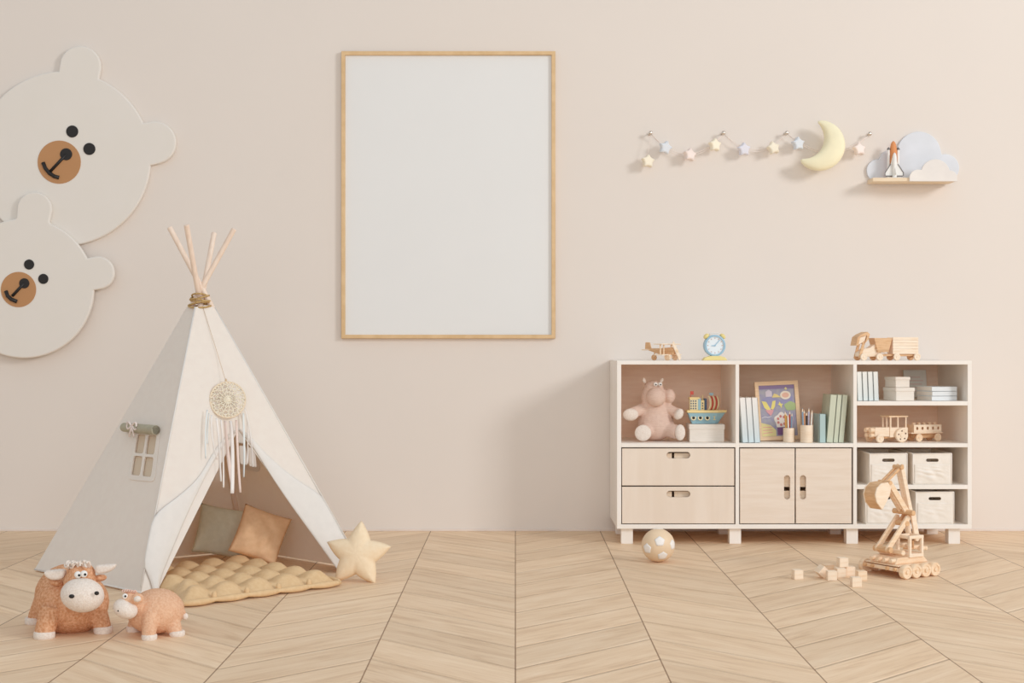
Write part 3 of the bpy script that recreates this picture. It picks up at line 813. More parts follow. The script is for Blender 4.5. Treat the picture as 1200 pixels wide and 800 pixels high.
def plush_cow_small():
    Yc = 4.98; k = Yc/F
    root = thing('plush_cow', 'smaller pale orange felt calf toy facing left beside the bull', 'plush toy', G(180,745))
    def f(mb):
        mb.sph(P(184,715.5,5.02), (32*k,.095,26.5*k))
        mb.sph(P(178,718,5.02), (28*k,.09,23*k))
        mb.cyl(P(165,712,4.98), P(154,704,4.93), .035, .03)
        mb.sph(P(154,702,4.93), (11*k,.038,10*k))
        for (x, Y, r) in ((174.5,4.915,8.4),(205,4.98,8.6),(157,5.06,8),(195,5.12,8)):
            a = P(x, 735, Y); a.z = .018; b_ = P(x+(183-x)*.25, 720, Y+.03)
            mb.cyl(a, b_, r*k, r*k*1.15, 20); mb.sph(a, (r*k,r*k,.01))
    blob('body', f, FELT2, root, .005, 5)
    for (x, Y, r) in ((175,4.915,9),(207.5,4.98,9.2),(156.5,5.06,8.6),(195,5.12,8.6)):
        a = P(x, 700, Y); a.z = 0
        MB().lathe(a, (0,0,1), [(0,0.0),(r*k*.93,0),(r*k,.004),(r*k,.015),(r*k*.9,.019),(0,.019)]).build('hoof', PLW, root, world=True, auto=True)
    mz = MB().sph(P(147,713,4.91), (14.5*k,.042,11*k), rot=(0,math.radians(28),0), seg=32).build('muzzle', PLW, root, world=True, smooth=True)
    MB().sph(P(139.2,715.3,4.874), (1.7*k,.004,1.7*k), seg=12).build('nostril', DARK, mz, world=True, smooth=True)
    MB().sph(P(133.5,712,4.90), (1.2*k,.004,1.7*k), seg=12).build('nostril', DARK, mz, world=True, smooth=True)
    e = MB().sph(P(146.6,698.4,4.902), (3.3*k,.009,3.3*k), seg=18).build('eye', SW, root, world=True, smooth=True)
    MB().sph(P(146.9,698.4,4.893), (1.3*k,.003,1.3*k), seg=12).build('pupil', DARK, e, world=True, smooth=True)
    ea = MB().sph(P(161.5,701,4.90), (6.8*k,.012,6*k), rot=(0,0,.4)).build('ear', FELT2, root, world=True, smooth=True)
    MB().sph(P(161,701.5,4.892), (4.2*k,.012,3.6*k)).build('horn', PLW, root, world=True, smooth=True)
    hr = MB()
    for i in range(6):
        hr.tube([P(145+i*2.6+1.8*math.cos(t*.9), 691.5-.5*math.sin(i)+2.0*math.sin(t*.9)+.3*t, 4.905+.005*t) for t in range(8)], .0022, 6)
    hr.build('curly_hair', mat('pink_curls', (240,206,190), .95), root, world=True, smooth=True)
    MB().tube([P(211,712,5.03), P(215,716,5.03), P(216,720,5.03)], .007).build('tail', FELT2, root, world=True, smooth=True)
    MB().sph(P(217,722,5.03), (3.6*k,.011,4*k)).build('tail_tuft', PLW, root, world=True, smooth=True)
plush_cow_small()

# ================================================================== BALL
rb_ = .0786; bc_ = P(771.3,638.3,6.72); bc_.z = rb_
ball = thing('toy_ball', 'beige ball with white pentagon patches on the floor before the cabinet', 'ball', (bc_.x, bc_.y, 0))
MB().sph((0,0,rb_), rb_, seg=48).build('ball_shell', mat('ball_beige', (236,210,178), .5), ball, smooth=True)
def patch(dirv, rad=.34, rot=0):
    d = Vector(dirv).normalized(); e1 = d.cross(Vector((0,0,1))).normalized(); e2 = e1.cross(d)
    mb = MB(); n = 30; out = []
    cv = mb.bm.verts.new(d*(rb_*1.012)+Vector((0,0,rb_)))
    prev = None
    for k in (.33,.66,1.0,1.04):
        cur = []
        for i in range(n):
            a = 2*PI*i/n+rot; seg_ = (a-rot) % (2*PI/5) - PI/5; r_ = rad*math.cos(PI/5)/math.cos(seg_)*.93+rad*.04
            r_ *= min(k, 1); h = 1.012 if k <= 1 else .99
            v = (d+(e1*math.cos(a)+e2*math.sin(a))*math.tan(r_)).normalized()*(rb_*h)+Vector((0,0,rb_)); cur.append(mb.bm.verts.new(v))
        for i in range(n):
            j = (i+1)%n
            if prev is None: mb.bm.faces.new((cv, cur[i], cur[j]))
            else: mb.bm.faces.new((prev[i], cur[i], cur[j], prev[j]))
        prev = cur
    mb.build('white_patch', mat('ball_white', (246,242,238), .5), ball, smooth=True)
for (x, y) in ((0,.36),(-.74,-.12),(.19,-.55),(.84,.10)):
    dy = -math.sqrt(max(0,1-x*x-y*y)); patch((x, dy, y), .34, .3)
for d in ((0,1,.3),(.5,.7,-.4),(-.5,.6,.6),(0,.2,1),(-.6,.6,-.5)): patch(d, .34)

# ================================================================== WOODEN BLOCKS
def block(c, yaw, label, tilt=(0,0), s=.041):
    o = MB().box((0,0,0), (s,s,s)).build('wooden_block', PINEL if int(yaw*100) % 2 else PINE, bev=.0022)
    o.location = c; o.rotation_euler = (tilt[0], tilt[1], yaw); tag(o, label, 'toy block', 'wooden toy blocks on the floor'); return o
def bk(px, py, yaw, label, z=0, **kw):
    """front bottom centre pixel"""
    s = .041; Yf = F*(1-z)/(py-VY); c = Vector(((px-VX)*Yf/F, Yf+s/2*1.05, z+s/2)); return block(c, yaw, label, **kw)
bk(935.5, 679, math.radians(9), 'wooden block lying alone, leftmost on the floor')
cB = Vector(((962-VX)*6.27/F, 6.25, .0285)); block(cB, math.radians(25), 'tilted wooden block leaning on its neighbour', tilt=(.15, .72))
bk(975.5, 680.3, math.radians(1), 'wooden block just right of the tilted block')
bk(971.5, 672.8, math.radians(12), 'half hidden wooden block behind the tilted block')
bk(986.2, 677, math.radians(3), 'wooden block under the stacked one')
bk(997, 675, math.radians(2), 'wooden block right of the small stack')
bk(988.6, 664.6, math.radians(8), 'wooden block stacked on top of another', z=.0415)
bk(1010.6, 680.3, math.radians(6), 'wooden block farthest right, nearest the excavator')
bk(1004.4, 688, math.radians(1), 'wooden block nearest the camera in the pile')

# ================================================================== WHEELS etc.
def wheel(parent, c, ax, r, wd, m=PINE, m2=PINEL, holes=0, name='wheel'):
    c = Vector(c); ax = Vector(ax).normalized()
    prof = [(0,-wd/2),(r*.92,-wd/2),(r,-wd*.35),(r,wd*.35),(r*.92,wd/2),(r*.62,wd/2),(r*.58,wd*.38),(r*.30,wd*.38),(r*.27,wd*.62),(0,wd*.62)]
    w_ = MB().lathe(c, ax, prof, 28).build(name, m, parent, auto=True)
    if holes:
        q = ax.to_track_quat('Z','Y'); mb = MB()
        for i in range(holes):
            a = 2*PI*i/holes+.4; p = c+q@Vector((r*.62*math.cos(a), r*.62*math.sin(a), wd/2)); mb.cyl(p-ax*.001, p+ax*.0012, r*.10, seg=10)
        mb.build('wheel_hole', tint('hole_dark', (96,60,38)), w_)
    return w_
# ---------------- excavator
ex_c = (1.716, 6.363); yaw = math.radians(31)
exc = thing('toy_excavator', 'wooden toy excavator with eight wheels and raised bucket on the floor', 'toy excavator', (ex_c[0], ex_c[1], 0), (0,0,yaw))
Mx = wm(exc); Mi = Mx.inverted(); vv = Mx.to_3x3() @ Vector((0,1,0))
def XP(px, py, lat=0):
    """pixel to local point in the arm plane shifted lat along the axle"""
    return Mi @ ray_plane(px, py, Vector((ex_c[0], ex_c[1], 0))+vv*lat, vv)
for x in (-.078,-.026,.026,.078):
    wheel(exc, (x*1.12,-.122,.031), (0,-1,0), .031, .026); wheel(exc, (x*1.12,.122,.031), (0,1,0), .031, .026)
MB().bx(-.115,.115,-.105,.105,.030,.046).bx(-.11,.11,-.10,.10,.05,.056).build('chassis', PINE, exc, bev=.003)
dw = MB()
for y in (-.09,-.045,.045,.09): dw.cyl((-.125,y,.040),(.118,y,.040),.008)
dw.build('chassis_dowels', PINE2, exc, auto=True)
MB().prism([(-.10,-.075,.056),(.105,-.075,.056),(.075,-.075,.085),(-.085,-.075,.085)], (0,.15,0)).build('turntable', PINE, exc, bev=.004)
tdw = MB()
for y in (-.06,-.02,.02,.06): tdw.cyl((-.115,y,.072),(-.08,y,.072),.010).cyl((.06,y,.115),(.11,y,.115),.009)
tdw.cyl((-.05,-.075,.105),(-.05,.075,.105),.012).cyl((.10,-.07,.115),(.10,.07,.115),.008)
tdw.build('dowels', PINE, exc, auto=True, bev=.002)
cabm = MB(); q0, q1, r0, r1, z0, z1 = -.012, .062, -.075, -.005, .086, .168
for x in (q0, q1):
    for y in (r0, r1): cabm.box((x,y,(z0+z1)/2), (.013,.013,z1-z0))
cabm.bx(q0-.007,q1+.007,r0-.007,r1+.007,z0-.004,z0+.012).bx(q0-.007,q1+.007,r0-.007,r0+.007,z1-.004,z1+.010).bx(q0-.007,q1+.007,r1-.007,r1+.007,z1-.004,z1+.010).bx(q0-.007,q0+.007,r0,r1,z1-.004,z1+.010).bx(q1-.007,q1+.007,r0,r1,z1-.004,z1+.010)
cabm.build('cab_frame', PINEL, exc, bev=.002)
MB().box((.025,-.03,.115), (.03,.035,.008)).box((.042,-.03,.132), (.006,.035,.035)).build('cab_seat', PINE2, exc, bev=.002)
MB().bx(-.05,.06,.01,.075,.086,.10).build('deck_block', PINE, exc, bev=.003)
def bar(mb, a, b_, w_, lat, t=.011):
    pa, pb = XP(*a), XP(*b_); d = (pb-pa); d.normalize(); n = d.cross(Vector((0,1,0))).normalized()
    e = d*w_*.5; pts = [pa-e*.4+n*w_/2, pa-e, pa-e*.4-n*w_/2, pb+e*.4-n*w_/2, pb+e, pb+e*.4+n*w_/2]
    mb.prism([p+Vector((0,lat-t/2,0)) for p in pts], (0,t,0))
def arm(name, a, b_, w_, lats, m, t=.011):
    for l in lats: mb = MB(); bar(mb, a, b_, w_, l, t); mb.build(name, m, exc, bev=.0015)
arm('lift_arm', (1034,643), (1057.5,606), .024, (-.031,.031), PINE)
arm('boom_post', (1065,601), (1070,630), .028, (-.022,.022), PINEL)
arm('boom_strut', (1054.5,548), (1065,600), .020, (-.012,.012), PINEL)
arm('dipper_arm', (1041,568), (1059.5,599), .026, (-.016,.016), PINE)
arm('bucket_link', (1034,566.5), (1055,545), .011, (-.012,.014), PINE2)
arm('elbow_link', (1056,613), (1065,599), .020, (-.010,.012), PINE2)
for a, l0, r in (((1052.5,547),.026,.0105),((1037,565),.036,.010),((1059,599.5),.060,.012),((1056,612.5),.040,.012),((1034.5,643),.050,.013)):
    c_ = XP(*a); MB().cyl(c_-Vector((0,l0,0)), c_+Vector((0,l0,0)), r).build('pin', PINE2, exc, auto=True, bev=.0015)
# bucket
bo_ = [(1041,565),(1033,566.5),(1028,572),(1026,580),(1028,589),(1034,597)]
bi_ = [(1036,593.5),(1031,587.5),(1029.3,580),(1031,573.5),(1035,570),(1041,569)]
m_ = MB(); m_.prism([XP(x, y, -.037) for x, y in bo_+bi_], (0,.074,0)); bk_ = m_.build('bucket', PINE2, exc, auto=True)
for l in (0, .070): MB().prism([XP(x, y, -.038)+Vector((0,l,0)) for x, y in bo_+[(1038,590),(1043,580),(1044.5,571)]], (0,.007,0)).build('bucket_side', PINEL, bk_, bev=.0015)

# ================================================================== CABINET TOP TOYS
TOPZ = ZT
# alarm clock
Yk = 7.50; kk = Yk/F
ck = thing('alarm_clock', 'small round blue alarm clock with yellow bells on the cabinet top', 'clock', ((837.5-VX)*kk, Yk, TOPZ), (0,0,math.radians(6)))
CBL = tint('clock_blue', (160,196,216), .4); CYE = tint('clock_yellow', (240,220,150), .45); CFA = tint('clock_face', (236,242,245), .5)
rc_ = 12.6*kk; zc = rc_+.022
MB().lathe((0,.012,zc), (0,-1,0), [(0,-.02),(rc_*.9,-.02),(rc_,-.012),(rc_,.022),(rc_*.84,.026),(rc_*.84,.016),(0,.016)], 40).build('case', CBL, ck, auto=True)
fa = MB().cyl((0,-.0045,zc), (0,-.0065,zc), rc_*.84, seg=40).build('dial', CFA, ck)
tk = MB()
for i in range(12):
    a = PI/6*i; tk.box((rc_*.68*math.sin(a), -.008, zc+rc_*.68*math.cos(a)), (.0028,.002,.006), (0,a,0))
tk.build('hour_marks', tint('mark_pink', (214,170,150)), fa)
MB().box((rc_*.22,-.0095,zc+rc_*.26), (.0035,.002,rc_*.72), (0,math.radians(42),0)).box((-rc_*.16,-.0095,zc-rc_*.02), (rc_*.36,.002,.004), (0,0,0)).cyl((0,-.008,zc),(0,-.0115,zc),.004).build('hands', CBL, fa)
for s_ in (-1,1):
    MB().sph((s_*rc_*.78,.004,zc+rc_*.86), (.017,.014,.012), rot=(0,s_*math.radians(42),0)).build('bell', CYE, ck, smooth=True)
MB().tube([(-.03,.004,zc+rc_*1.0),(-.02,.004,zc+rc_*1.16),(.02,.004,zc+rc_*1.16),(.03,.004,zc+rc_*1.0)], .0025).build('handle', SW, ck, smooth=True)
MB().prism([(-.066,-.015,0),(.066,-.015,0),(.055,-.015,.016),(.025,-.015,.024),(-.025,-.015,.024),(-.055,-.015,.016)], (0,.04,0)).build('base', CYE, ck, bev=.003)

# biplane
Yp = 7.52; kp = Yp/F
bp_ = thing('toy_biplane', 'small wooden toy biplane with propeller on the cabinet top', 'toy plane', ((778-VX)*kp, Yp, TOPZ), (0,0,math.radians(-36)))
z = .050
MB().prism([(-.09,-.016,z+.004),(-.02,-.016,z-.018),(.062,-.016,z-.020),(.070,-.016,z),(.062,-.016,z+.020),(-.02,-.016,z+.014),(-.09,-.016,z+.014)], (0,.032,0)).build('fuselage', PINE2, bp_, bev=.004)
MB().box((.02,0,z+.036), (.052,.20,.006)).build('upper_wing', PINEL, bp_, bev=.002)
MB().box((.025,0,z-.020), (.052,.20,.006)).build('lower_wing', PINEL, bp_, bev=.002)
for y in (-.075,-.04,.04,.075):
    MB().cyl((.022,y,z-.018),(.022,y,z+.034),.004).build('wing_strut', PINE, bp_, smooth=False)
MB().box((-.095,0,z+.006), (.035,.085,.005)).build('tailplane', PINE, bp_, bev=.002)
MB().prism([(-.115,-.003,z+.01),(-.075,-.003,z+.01),(-.085,-.003,z+.046),(-.112,-.003,z+.046)], (0,.006,0)).build('tail_fin', PINE2, bp_, bev=.0015)
MB().lathe((.070,0,z), (1,0,0), [(0,0),(.010,0),(.009,.012),(0,.016)]).build('propeller_hub', PINE, bp_, auto=True)
MB().box((.076,0,z), (.006,.024,.118), (math.radians(42),0,0)).build('propeller', PINEL, bp_, bev=.002)
for y in (-.04,.04): wheel(bp_, (.045,y,.017), (0,math.copysign(1,y),0), .017, .010, PINE)
wheel(bp_, (-.06,0,.015), (0,-1,0), .015, .010, PINE2)
ug = MB().cyl((.045,-.04,.017),(.045,.04,.017),.003)
for y in (-.03,.03): ug.cyl((.045,y,.017),(.035,y*.5,z-.018),.003)
ug.cyl((-.06,0,.015),(-.055,0,z-.004),.004)
ug.build('undercarriage', PINE, bp_)

# loader truck with trailer
Yt = 7.50
ld = thing('toy_loader_truck', 'wooden toy loader with raised bucket pulling a trailer on the cabinet top', 'toy truck', ((1036-VX)*Yt/F, Yt, TOPZ), (0,0,math.radians(13)))
kt = Yt/F; LX = lambda px: (px-1036)*kt*1.09
for px in (1008.5, 1027, 1047, 1071):
    for y in (-.036,.036): wheel(ld, (LX(px), y, .019), (0,math.copysign(1,y),0), .019, .012, PINEL if y < 0 else PINE2)  # far wheels in the darker wood, shade put into their colour
ax_ = MB()
for px in (1008.5, 1027, 1047, 1071): ax_.cyl((LX(px),-.036,.019),(LX(px),.036,.019),.004)
ax_.build('axles', PINE2, ld)
MB().prism([(LX(1004),-.022,.020),(LX(1031),-.022,.020),(LX(1031),-.022,.050),(LX(1029),-.022,.082),(LX(1023),-.022,.086),(LX(1017),-.022,.066),(LX(1010),-.022,.062),(LX(1004),-.022,.040)], (0,.044,0)).build('loader_body', PINEL, ld, bev=.004)
MB().cyl((LX(1024.5),-.0235,.062),(LX(1024.5),.0235,.062),.008).build('pivot_dowel', PINE2, ld)
for y in (-.030,.024):
    MB().prism([(LX(1003),y,.012),(LX(1006),y,.012),(LX(1011.5),y,.100),(LX(1008.5),y,.104)], (0,.006,0)).build('lift_arm', PINE2, ld, bev=.001)
    MB().prism([(LX(1024),y,.056),(LX(1023),y,.062),(LX(1035),y,.038),(LX(1037),y,.032)], (0,.006,0)).build('tow_arm', PINEL, ld, bev=.001)
bkt = [(LX(x), -.034, zz) for x, zz in ((1000,.078),(1002,.122),(1006,.136),(1013,.150),(1016,.138),(1014.5,.112),(1010,.088),(1012,.112),(1012.5,.132),(1007,.126),(1004.5,.118),(1002.5,.080))]
MB().prism(bkt, (0,.068,0)).build('bucket', PINE2, ld, auto=True)
MB().prism([(LX(1002.3),-.030,.082),(LX(1004),-.030,.118),(LX(1012),-.030,.131),(LX(1010),-.030,.100)], (0,.006,0)).build('bucket_cheek', PINEL, ld)
hop = MB()
hp_o = [(LX(1025),-.034,.050),(LX(1038),-.034,.050),(LX(1042),-.034,.118),(LX(1021),-.034,.118)]
hop.prism(hp_o, (0,.006,0)).prism([(a, b_+.062, c_) for a, b_, c_ in hp_o], (0,.006,0))
hop.prism([(LX(1025),-.028,.050),(LX(1026.5),-.028,.050),(LX(1022.5),-.028,.118),(LX(1021),-.028,.118)], (0,.056,0)).prism([(LX(1036.5),-.028,.050),(LX(1038),-.028,.050),(LX(1042),-.028,.118),(LX(1040.5),-.028,.118)], (0,.056,0)).bx(LX(1025),LX(1038),-.034,.034,.044,.052)
hop.build('hopper', PINE2, ld)
MB().bx(LX(1030),LX(1073),-.022,.022,.022,.034).build('trailer_chassis', PINE2, ld, bev=.002)
tb = MB()
for i in range(5):
    zz = .046+i*.0155
    tb.bx(LX(1043),LX(1073),-.032,-.026,zz,zz+.0145).bx(LX(1043),LX(1073),.026,.032,zz,zz+.0145)
tb.bx(LX(1043),LX(1044.5),-.026,.026,.045,.12).bx(LX(1071.5),LX(1073),-.026,.026,.045,.12).bx(LX(1043),LX(1073),-.032,.032,.034,.046)
tb.build('trailer_box', PINEL, ld, bev=.0012)

# ================================================================== LEFT BAY
BZ = ZS1
Yh = 7.50; kh = Yh/F
def plush_hippo():
    base = Vector(((768-VX)*kh, Yh, BZ)); root = thing('plush_hippo', 'pink beige plush hippo with pale paws sitting in the left bay', 'plush toy', base)
    k = kh
    HP = mat('hippo_plush', (232,206,191), .95, (220,190,174), 40, (1,1,14), bump=.8, bscale=260, spec=.05)
    def Q(x, y, dy=0): v = P(x, y, Yh+dy); return v
    off = BZ - P(768,517.5,Yh).z
    def q(x, y, dy=0): v = Q(x, y, dy); v.z += off; return v
    def f(mb):
        mb.sph(q(768.5,497,.02), (21.5*k,.085,20*k)); mb.sph(q(768.5,484,.02), (17*k,.07,17*k))
        mb.sph(q(766,466,.01), (15*k,.065,17*k)); mb.sph(q(766,455,.01), (11.5*k,.055,9*k))
        mb.sph(q(784,465,.0), (7.5*k,.04,9*k))
        mb.cyl(q(757,478), q(742,484.5,-.03), 6.5*k, 7*k); mb.sph(q(741,485.5,-.035), 7.2*k)
        mb.cyl(q(780,478), q(794,485,-.03), 6*k, 6*k); mb.sph(q(794.5,485.5,-.035), (6.5*k,6.5*k,7*k))
        mb.cyl(q(760,503,.0), q(753.5,508,-.08), 9*k, 8.8*k); mb.cyl(q(778,503,.0), q(795,507.3,-.07), 9*k, 8.2*k)
    blob('body', f, HP, root, .0045, 5)
    PAD = PLW
    MB().sph(q(768.5,466,-.045), (11.5*k,.055,11.5*k), seg=28).build('snout', HP, root, world=True, smooth=True)
    MB().sph(q(739,486.5,-.055), (9*k,.022,7.2*k)).build('paw', PAD, root, world=True, smooth=True)
    MB().sph(q(795.5,486,-.055), (5*k,.022,7*k), rot=(0,math.radians(30),0)).build('paw', PAD, root, world=True, smooth=True)
    MB().sph(q(753.5,508,-.092), (9.6*k,.014,9.4*k), rot=(0,0,0)).build('foot_pad', PAD, root, world=True, smooth=True)
    MB().sph(q(797,507.4,-.085), (6.4*k,.022,9.4*k), rot=(0,0,.4)).build('foot_pad', PAD, root, world=True, smooth=True)
    for x in (768.2, 773.6):
        e = MB().sph(q(x,451,-.045), 2.6*k, seg=14).build('eye', SW, root, world=True, smooth=True)
        MB().sph(q(x+.6,451.3,-.057), .9*k, seg=8).build('pupil', DARK, e, world=True, smooth=True)
    for x, r_ in ((755,-.3),(775.5,.5)):
        MB().sph(q(x,446.5,-.01), (1.9*k,.006,3.2*k), rot=(0,r_,0), seg=14).build('ear', PAD, root, world=True, smooth=True)
    MB().sph(q(770,462.5,-.085), (1.7*k,.005,1.3*k), seg=10).build('nose', PAD, root, world=True, smooth=True)  # pale dab stands for the highlight on the nose
plush_hippo()
def storage_box(x0, x1, yf, z0, z1, dep, label, yawd=0, group='white lidded storage boxes'):
    w_ = x1-x0; root = thing('storage_box', label, 'box', ((x0+x1)/2, yf+dep/2, z0), (0,0,math.radians(yawd)), group=None)
    BX = mat('box_linen', (236,228,218), .8, (230,221,210), 12, (1,1,12), bump=.15, bscale=300)
    h = z1-z0
    MB().bx(-w_/2+.003, w_/2-.003, -dep/2+.003, dep/2-.003, 0, h*.72).build('box_body', BX, root, bev=.003)
    MB().bx(-w_/2, w_/2, -dep/2, dep/2, h*.70, h).build('lid', BX, root, bev=.004)
    return root
Yb = 7.42; kb = Yb/F
bx0, bx1 = (807.5-VX)*kb, (849.5-VX)*kb; bh = 20.8*kb
storage_box(bx0, bx1, Yb, BZ, BZ+bh, .15, 'white lidded box under the toy ship')
# ship
shp = thing('toy_ship', 'small blue and yellow toy ship with red striped sail on a white box', 'toy ship', ((829-VX)*kb*1.005, Yb+.06, BZ+bh+.0005))
k = (Yb+.06)/F; X_ = lambda px: (px-829)*k
SBL = tint('ship_blue', (158,196,210), .5); SYE = tint('ship_yellow', (243,220,160), .5); SCR = tint('ship_cream', (240,226,186), .5); SRE = tint('ship_red', (206,88,74), .5); SDB = tint('ship_dark_blue', (74,88,112), .5)
hb = MB(); A = [(X_(809.5),0),(X_(840),0),(X_(848.5),12.5*k),(X_(806.5),12.5*k)]
lo = [(X_(811),-.018,0),(X_(838),-.018,0),(X_(842),0,0),(X_(838),.018,0),(X_(811),.018,0)]
hi = [(X_(806),-.034,13*k),(X_(840),-.034,13*k),(X_(851),0,13*k),(X_(840),.034,13*k),(X_(806),.034,13*k)]
va = [hb.bm.verts.new(p) for p in lo]; vb = [hb.bm.verts.new(p) for p in hi]
hb.bm.faces.new(va); hb.bm.faces.new(vb)
for i in range(5): hb.bm.faces.new((va[i], va[(i+1)%5], vb[(i+1)%5], vb[i]))
hull = hb.build('hull', SBL, shp, bev=.003)
MB().prism([(X_(805),-.038,13*k),(X_(841),-.038,13*k),(X_(852.5),0,13*k),(X_(841),.038,13*k),(X_(805),.038,13*k)], (0,0,3*k)).build('deck_rail', SYE, shp, bev=.002)
for px in (812.6, 820.6, 828.8):
    yy = -.027; pr = MB().ring((X_(px),yy-.002,7*k), (0,-1,.35), 3*k, 1.8*k, .004, 20).build('porthole', SCR, hull)
    MB().cyl((X_(px),yy+.001,7*k), (X_(px),yy-.003,7*k+.001), 1.9*k, seg=14).build('porthole_glass', DARK, hull) if False else MB().sph((X_(px),yy,7*k), (1.9*k,.003,1.9*k), seg=12).build('porthole_glass', DARK, hull)
MB().box((X_(837),-.029,7*k), (.003,.003,5*k)).box((X_(837),-.029,8.6*k), (.012,.003,.003)).box((X_(837),-.028,5*k), (.014,.003,.003)).build('anchor', SYE, hull)
zd = 16*k
MB().bx(X_(808.5),X_(818),-.024,.024,zd,zd+13*k).build('cabin', SCR, shp, bev=.0015)
MB().bx(X_(808),X_(820),-.027,.027,zd+13*k,zd+15*k).build('cabin_roof', SYE, shp, bev=.0015)
MB().bx(X_(818),X_(821.5),-.022,.022,zd,zd+14*k).build('funnel', SBL, shp, bev=.0015)
MB().bx(X_(821.5),X_(825.5),-.020,.020,zd,zd+11.5*k).build('bridge', SYE, shp, bev=.0015)
MB().bx(X_(825.5),X_(828.5),-.018,.018,zd,zd+13.5*k).build('bridge_wall', SDB, shp, bev=.0015)
for px in (810,812.6,815.3):
    for j in range(4): MB().box((X_(px),-.025,zd+(2+j*2.9)*k), (1.3*k,.002,1.6*k)).build('cabin_window', SDB, shp)
for j in range(3): MB().box((X_(823.5),-.021,zd+(2+j*3)*k), (1.2*k,.002,1.7*k)).build('cabin_window', SDB, shp)
MB().cyl((X_(810),0,zd+15*k),(X_(810),0,zd+22*k),.0018).bx(X_(810),X_(813.5),-.001,.001,zd+18*k,zd+22*k).build('red_flag', SRE, shp)
MB().cyl((X_(824),0,zd+11*k),(X_(824),0,zd+17*k),.003).build('mast', SYE, shp)
MB().cyl((X_(834.5),0,zd),(X_(834.5),0,zd+20*k),.002).bx(X_(832),X_(836.5),-.001,.001,zd+17.5*k,zd+20*k).build('blue_flag', SBL, shp)
for i in range(5):
    def sail(u, v, i=i):
        a = -1.1+2.2*v; x = 829+ (i+u)*2.6 + 4.2*math.cos(a)-1.5; zz = zd+8.3*k+8.0*k*math.sin(a)/math.sin(1.1)
        return Vector((X_(x), -.026+.01*(i+u), zz))
    s_ = MB().grid(sail, 2, 10).build('sail_stripe', SRE if i % 2 else SCR, shp, smooth=True, solid=.002)

# ================================================================== BOOKS
def book(x, yf, z, t, h, d, m, label, group, lean=0, yawd=0, flatb=False):
    """x = left bottom edge of spine; stands with spine to the camera; lean>0 tips the top to the right"""
    root = thing('book', label, 'book', (x, yf, z+(t*math.sin(abs(lean)) if lean > 0 else 0)), (0,lean,math.radians(yawd)), group=group)
    c = .003
    MB().bx(0,c,0,d,0,h).bx(t-c,t,0,d,0,h).bx(0,t,0,c,0,h).build('cover', m, root, bev=.001)
    MB().bx(c,t-c,c,d-.004,.003,h-.004).build('pages', PAGE, root)
    return root
PAGE = mat('book_pages', (240,234,224), .9)
def grad(name, a, b_):
    m = mat(name, a, .6); N = m.node_tree.nodes; L = m.node_tree.links; tcn = N.new('ShaderNodeTexCoord'); sp = N.new('ShaderNodeSeparateXYZ'); L.new(tcn.outputs['Generated'], sp.inputs[0])
    mx = N.new('ShaderNodeMix'); mx.data_type = 'RGBA'; mx.inputs[6].default_value = lin(a); mx.inputs[7].default_value = lin(b_)
    L.new(sp.outputs[2], mx.inputs[0]); L.new(mx.outputs[2], N['Principled BSDF'].inputs['Base Color']); return m
WB = grad('white_blue_cover', (208,223,228), (243,240,236))
Y1 = CF+.035; k1 = Y1/F
bz = BZ+.001
wl = ['white to pale blue book at the left end of the middle bay', 'white to pale blue book, middle of the three left of the drawing', 'white to pale blue book nearest the framed drawing']
for i, (pxb, lab) in enumerate(zip((870.2, 877.2, 884.3), wl)):
    book((pxb-VX)*k1, Y1, bz, 6.9*k1, 52.5*k1, .16, WB, lab, 'white books in the middle bay', lean=-math.radians(3.9))
TE = tint('teal_cover', (182,206,205), .55); GN = mat('green_cover', (208,213,192), .6, (203,208,186), 8)
book((960.6-VX)*k1, Y1+.005, bz, 7.4*k1, 33.5*k1, .15, TE, 'short teal book in the middle bay beside the pencil pot', None)
for pxb, tw, lab in ((968.3,7.9,'thick tall green book next to the teal book'),(976.4,5.7,'tall green book, middle of the green row'),(982.4,6.4,'tall green book, rightmost of the green row')):
    book((pxb-VX)*k1+.003, Y1+.012, bz-.0005, tw*k1, 56*k1, .18, GN, lab, 'green books in the middle bay', lean=math.radians(5.0))
Z1s = RS[0][1]
for i, pxb in enumerate((1005.2,1011.6,1018,1024.3)):
    lab = ['pale blue book at the far left of the upper right shelf','second pale blue upright book on the upper right shelf','third pale blue upright book on the upper right shelf','rightmost upright pale blue book, beside the white boxes'][i]
    book((pxb-VX)*k1, Y1, Z1s+.001, 5.9*k1, 34*k1, .15, grad('pale_blue_cover', (220,228,228), (238,239,235)), lab, 'upright books on the upper right shelf', lean=-math.radians(2.2))
# boxes on the upper right shelf
Y2 = CF+.05; k2 = Y2/F
w2 = 25*k2; cx2 = (1057.5-VX)*k2
storage_box(cx2-w2/2, cx2+w2/2, Y2, Z1s+.0006, Z1s+15.5*k2, .14, 'lower white lidded box of the stacked pair on upper right shelf', 14)
w3 = 19.5*k2; cx3 = (1056-VX)*k2
storage_box(cx3-w3/2, cx3+w3/2, Y2+.015, Z1s+15.5*k2+.0005, Z1s+28*k2, .12, 'upper white lidded box of the stacked pair on upper right shelf', 14)
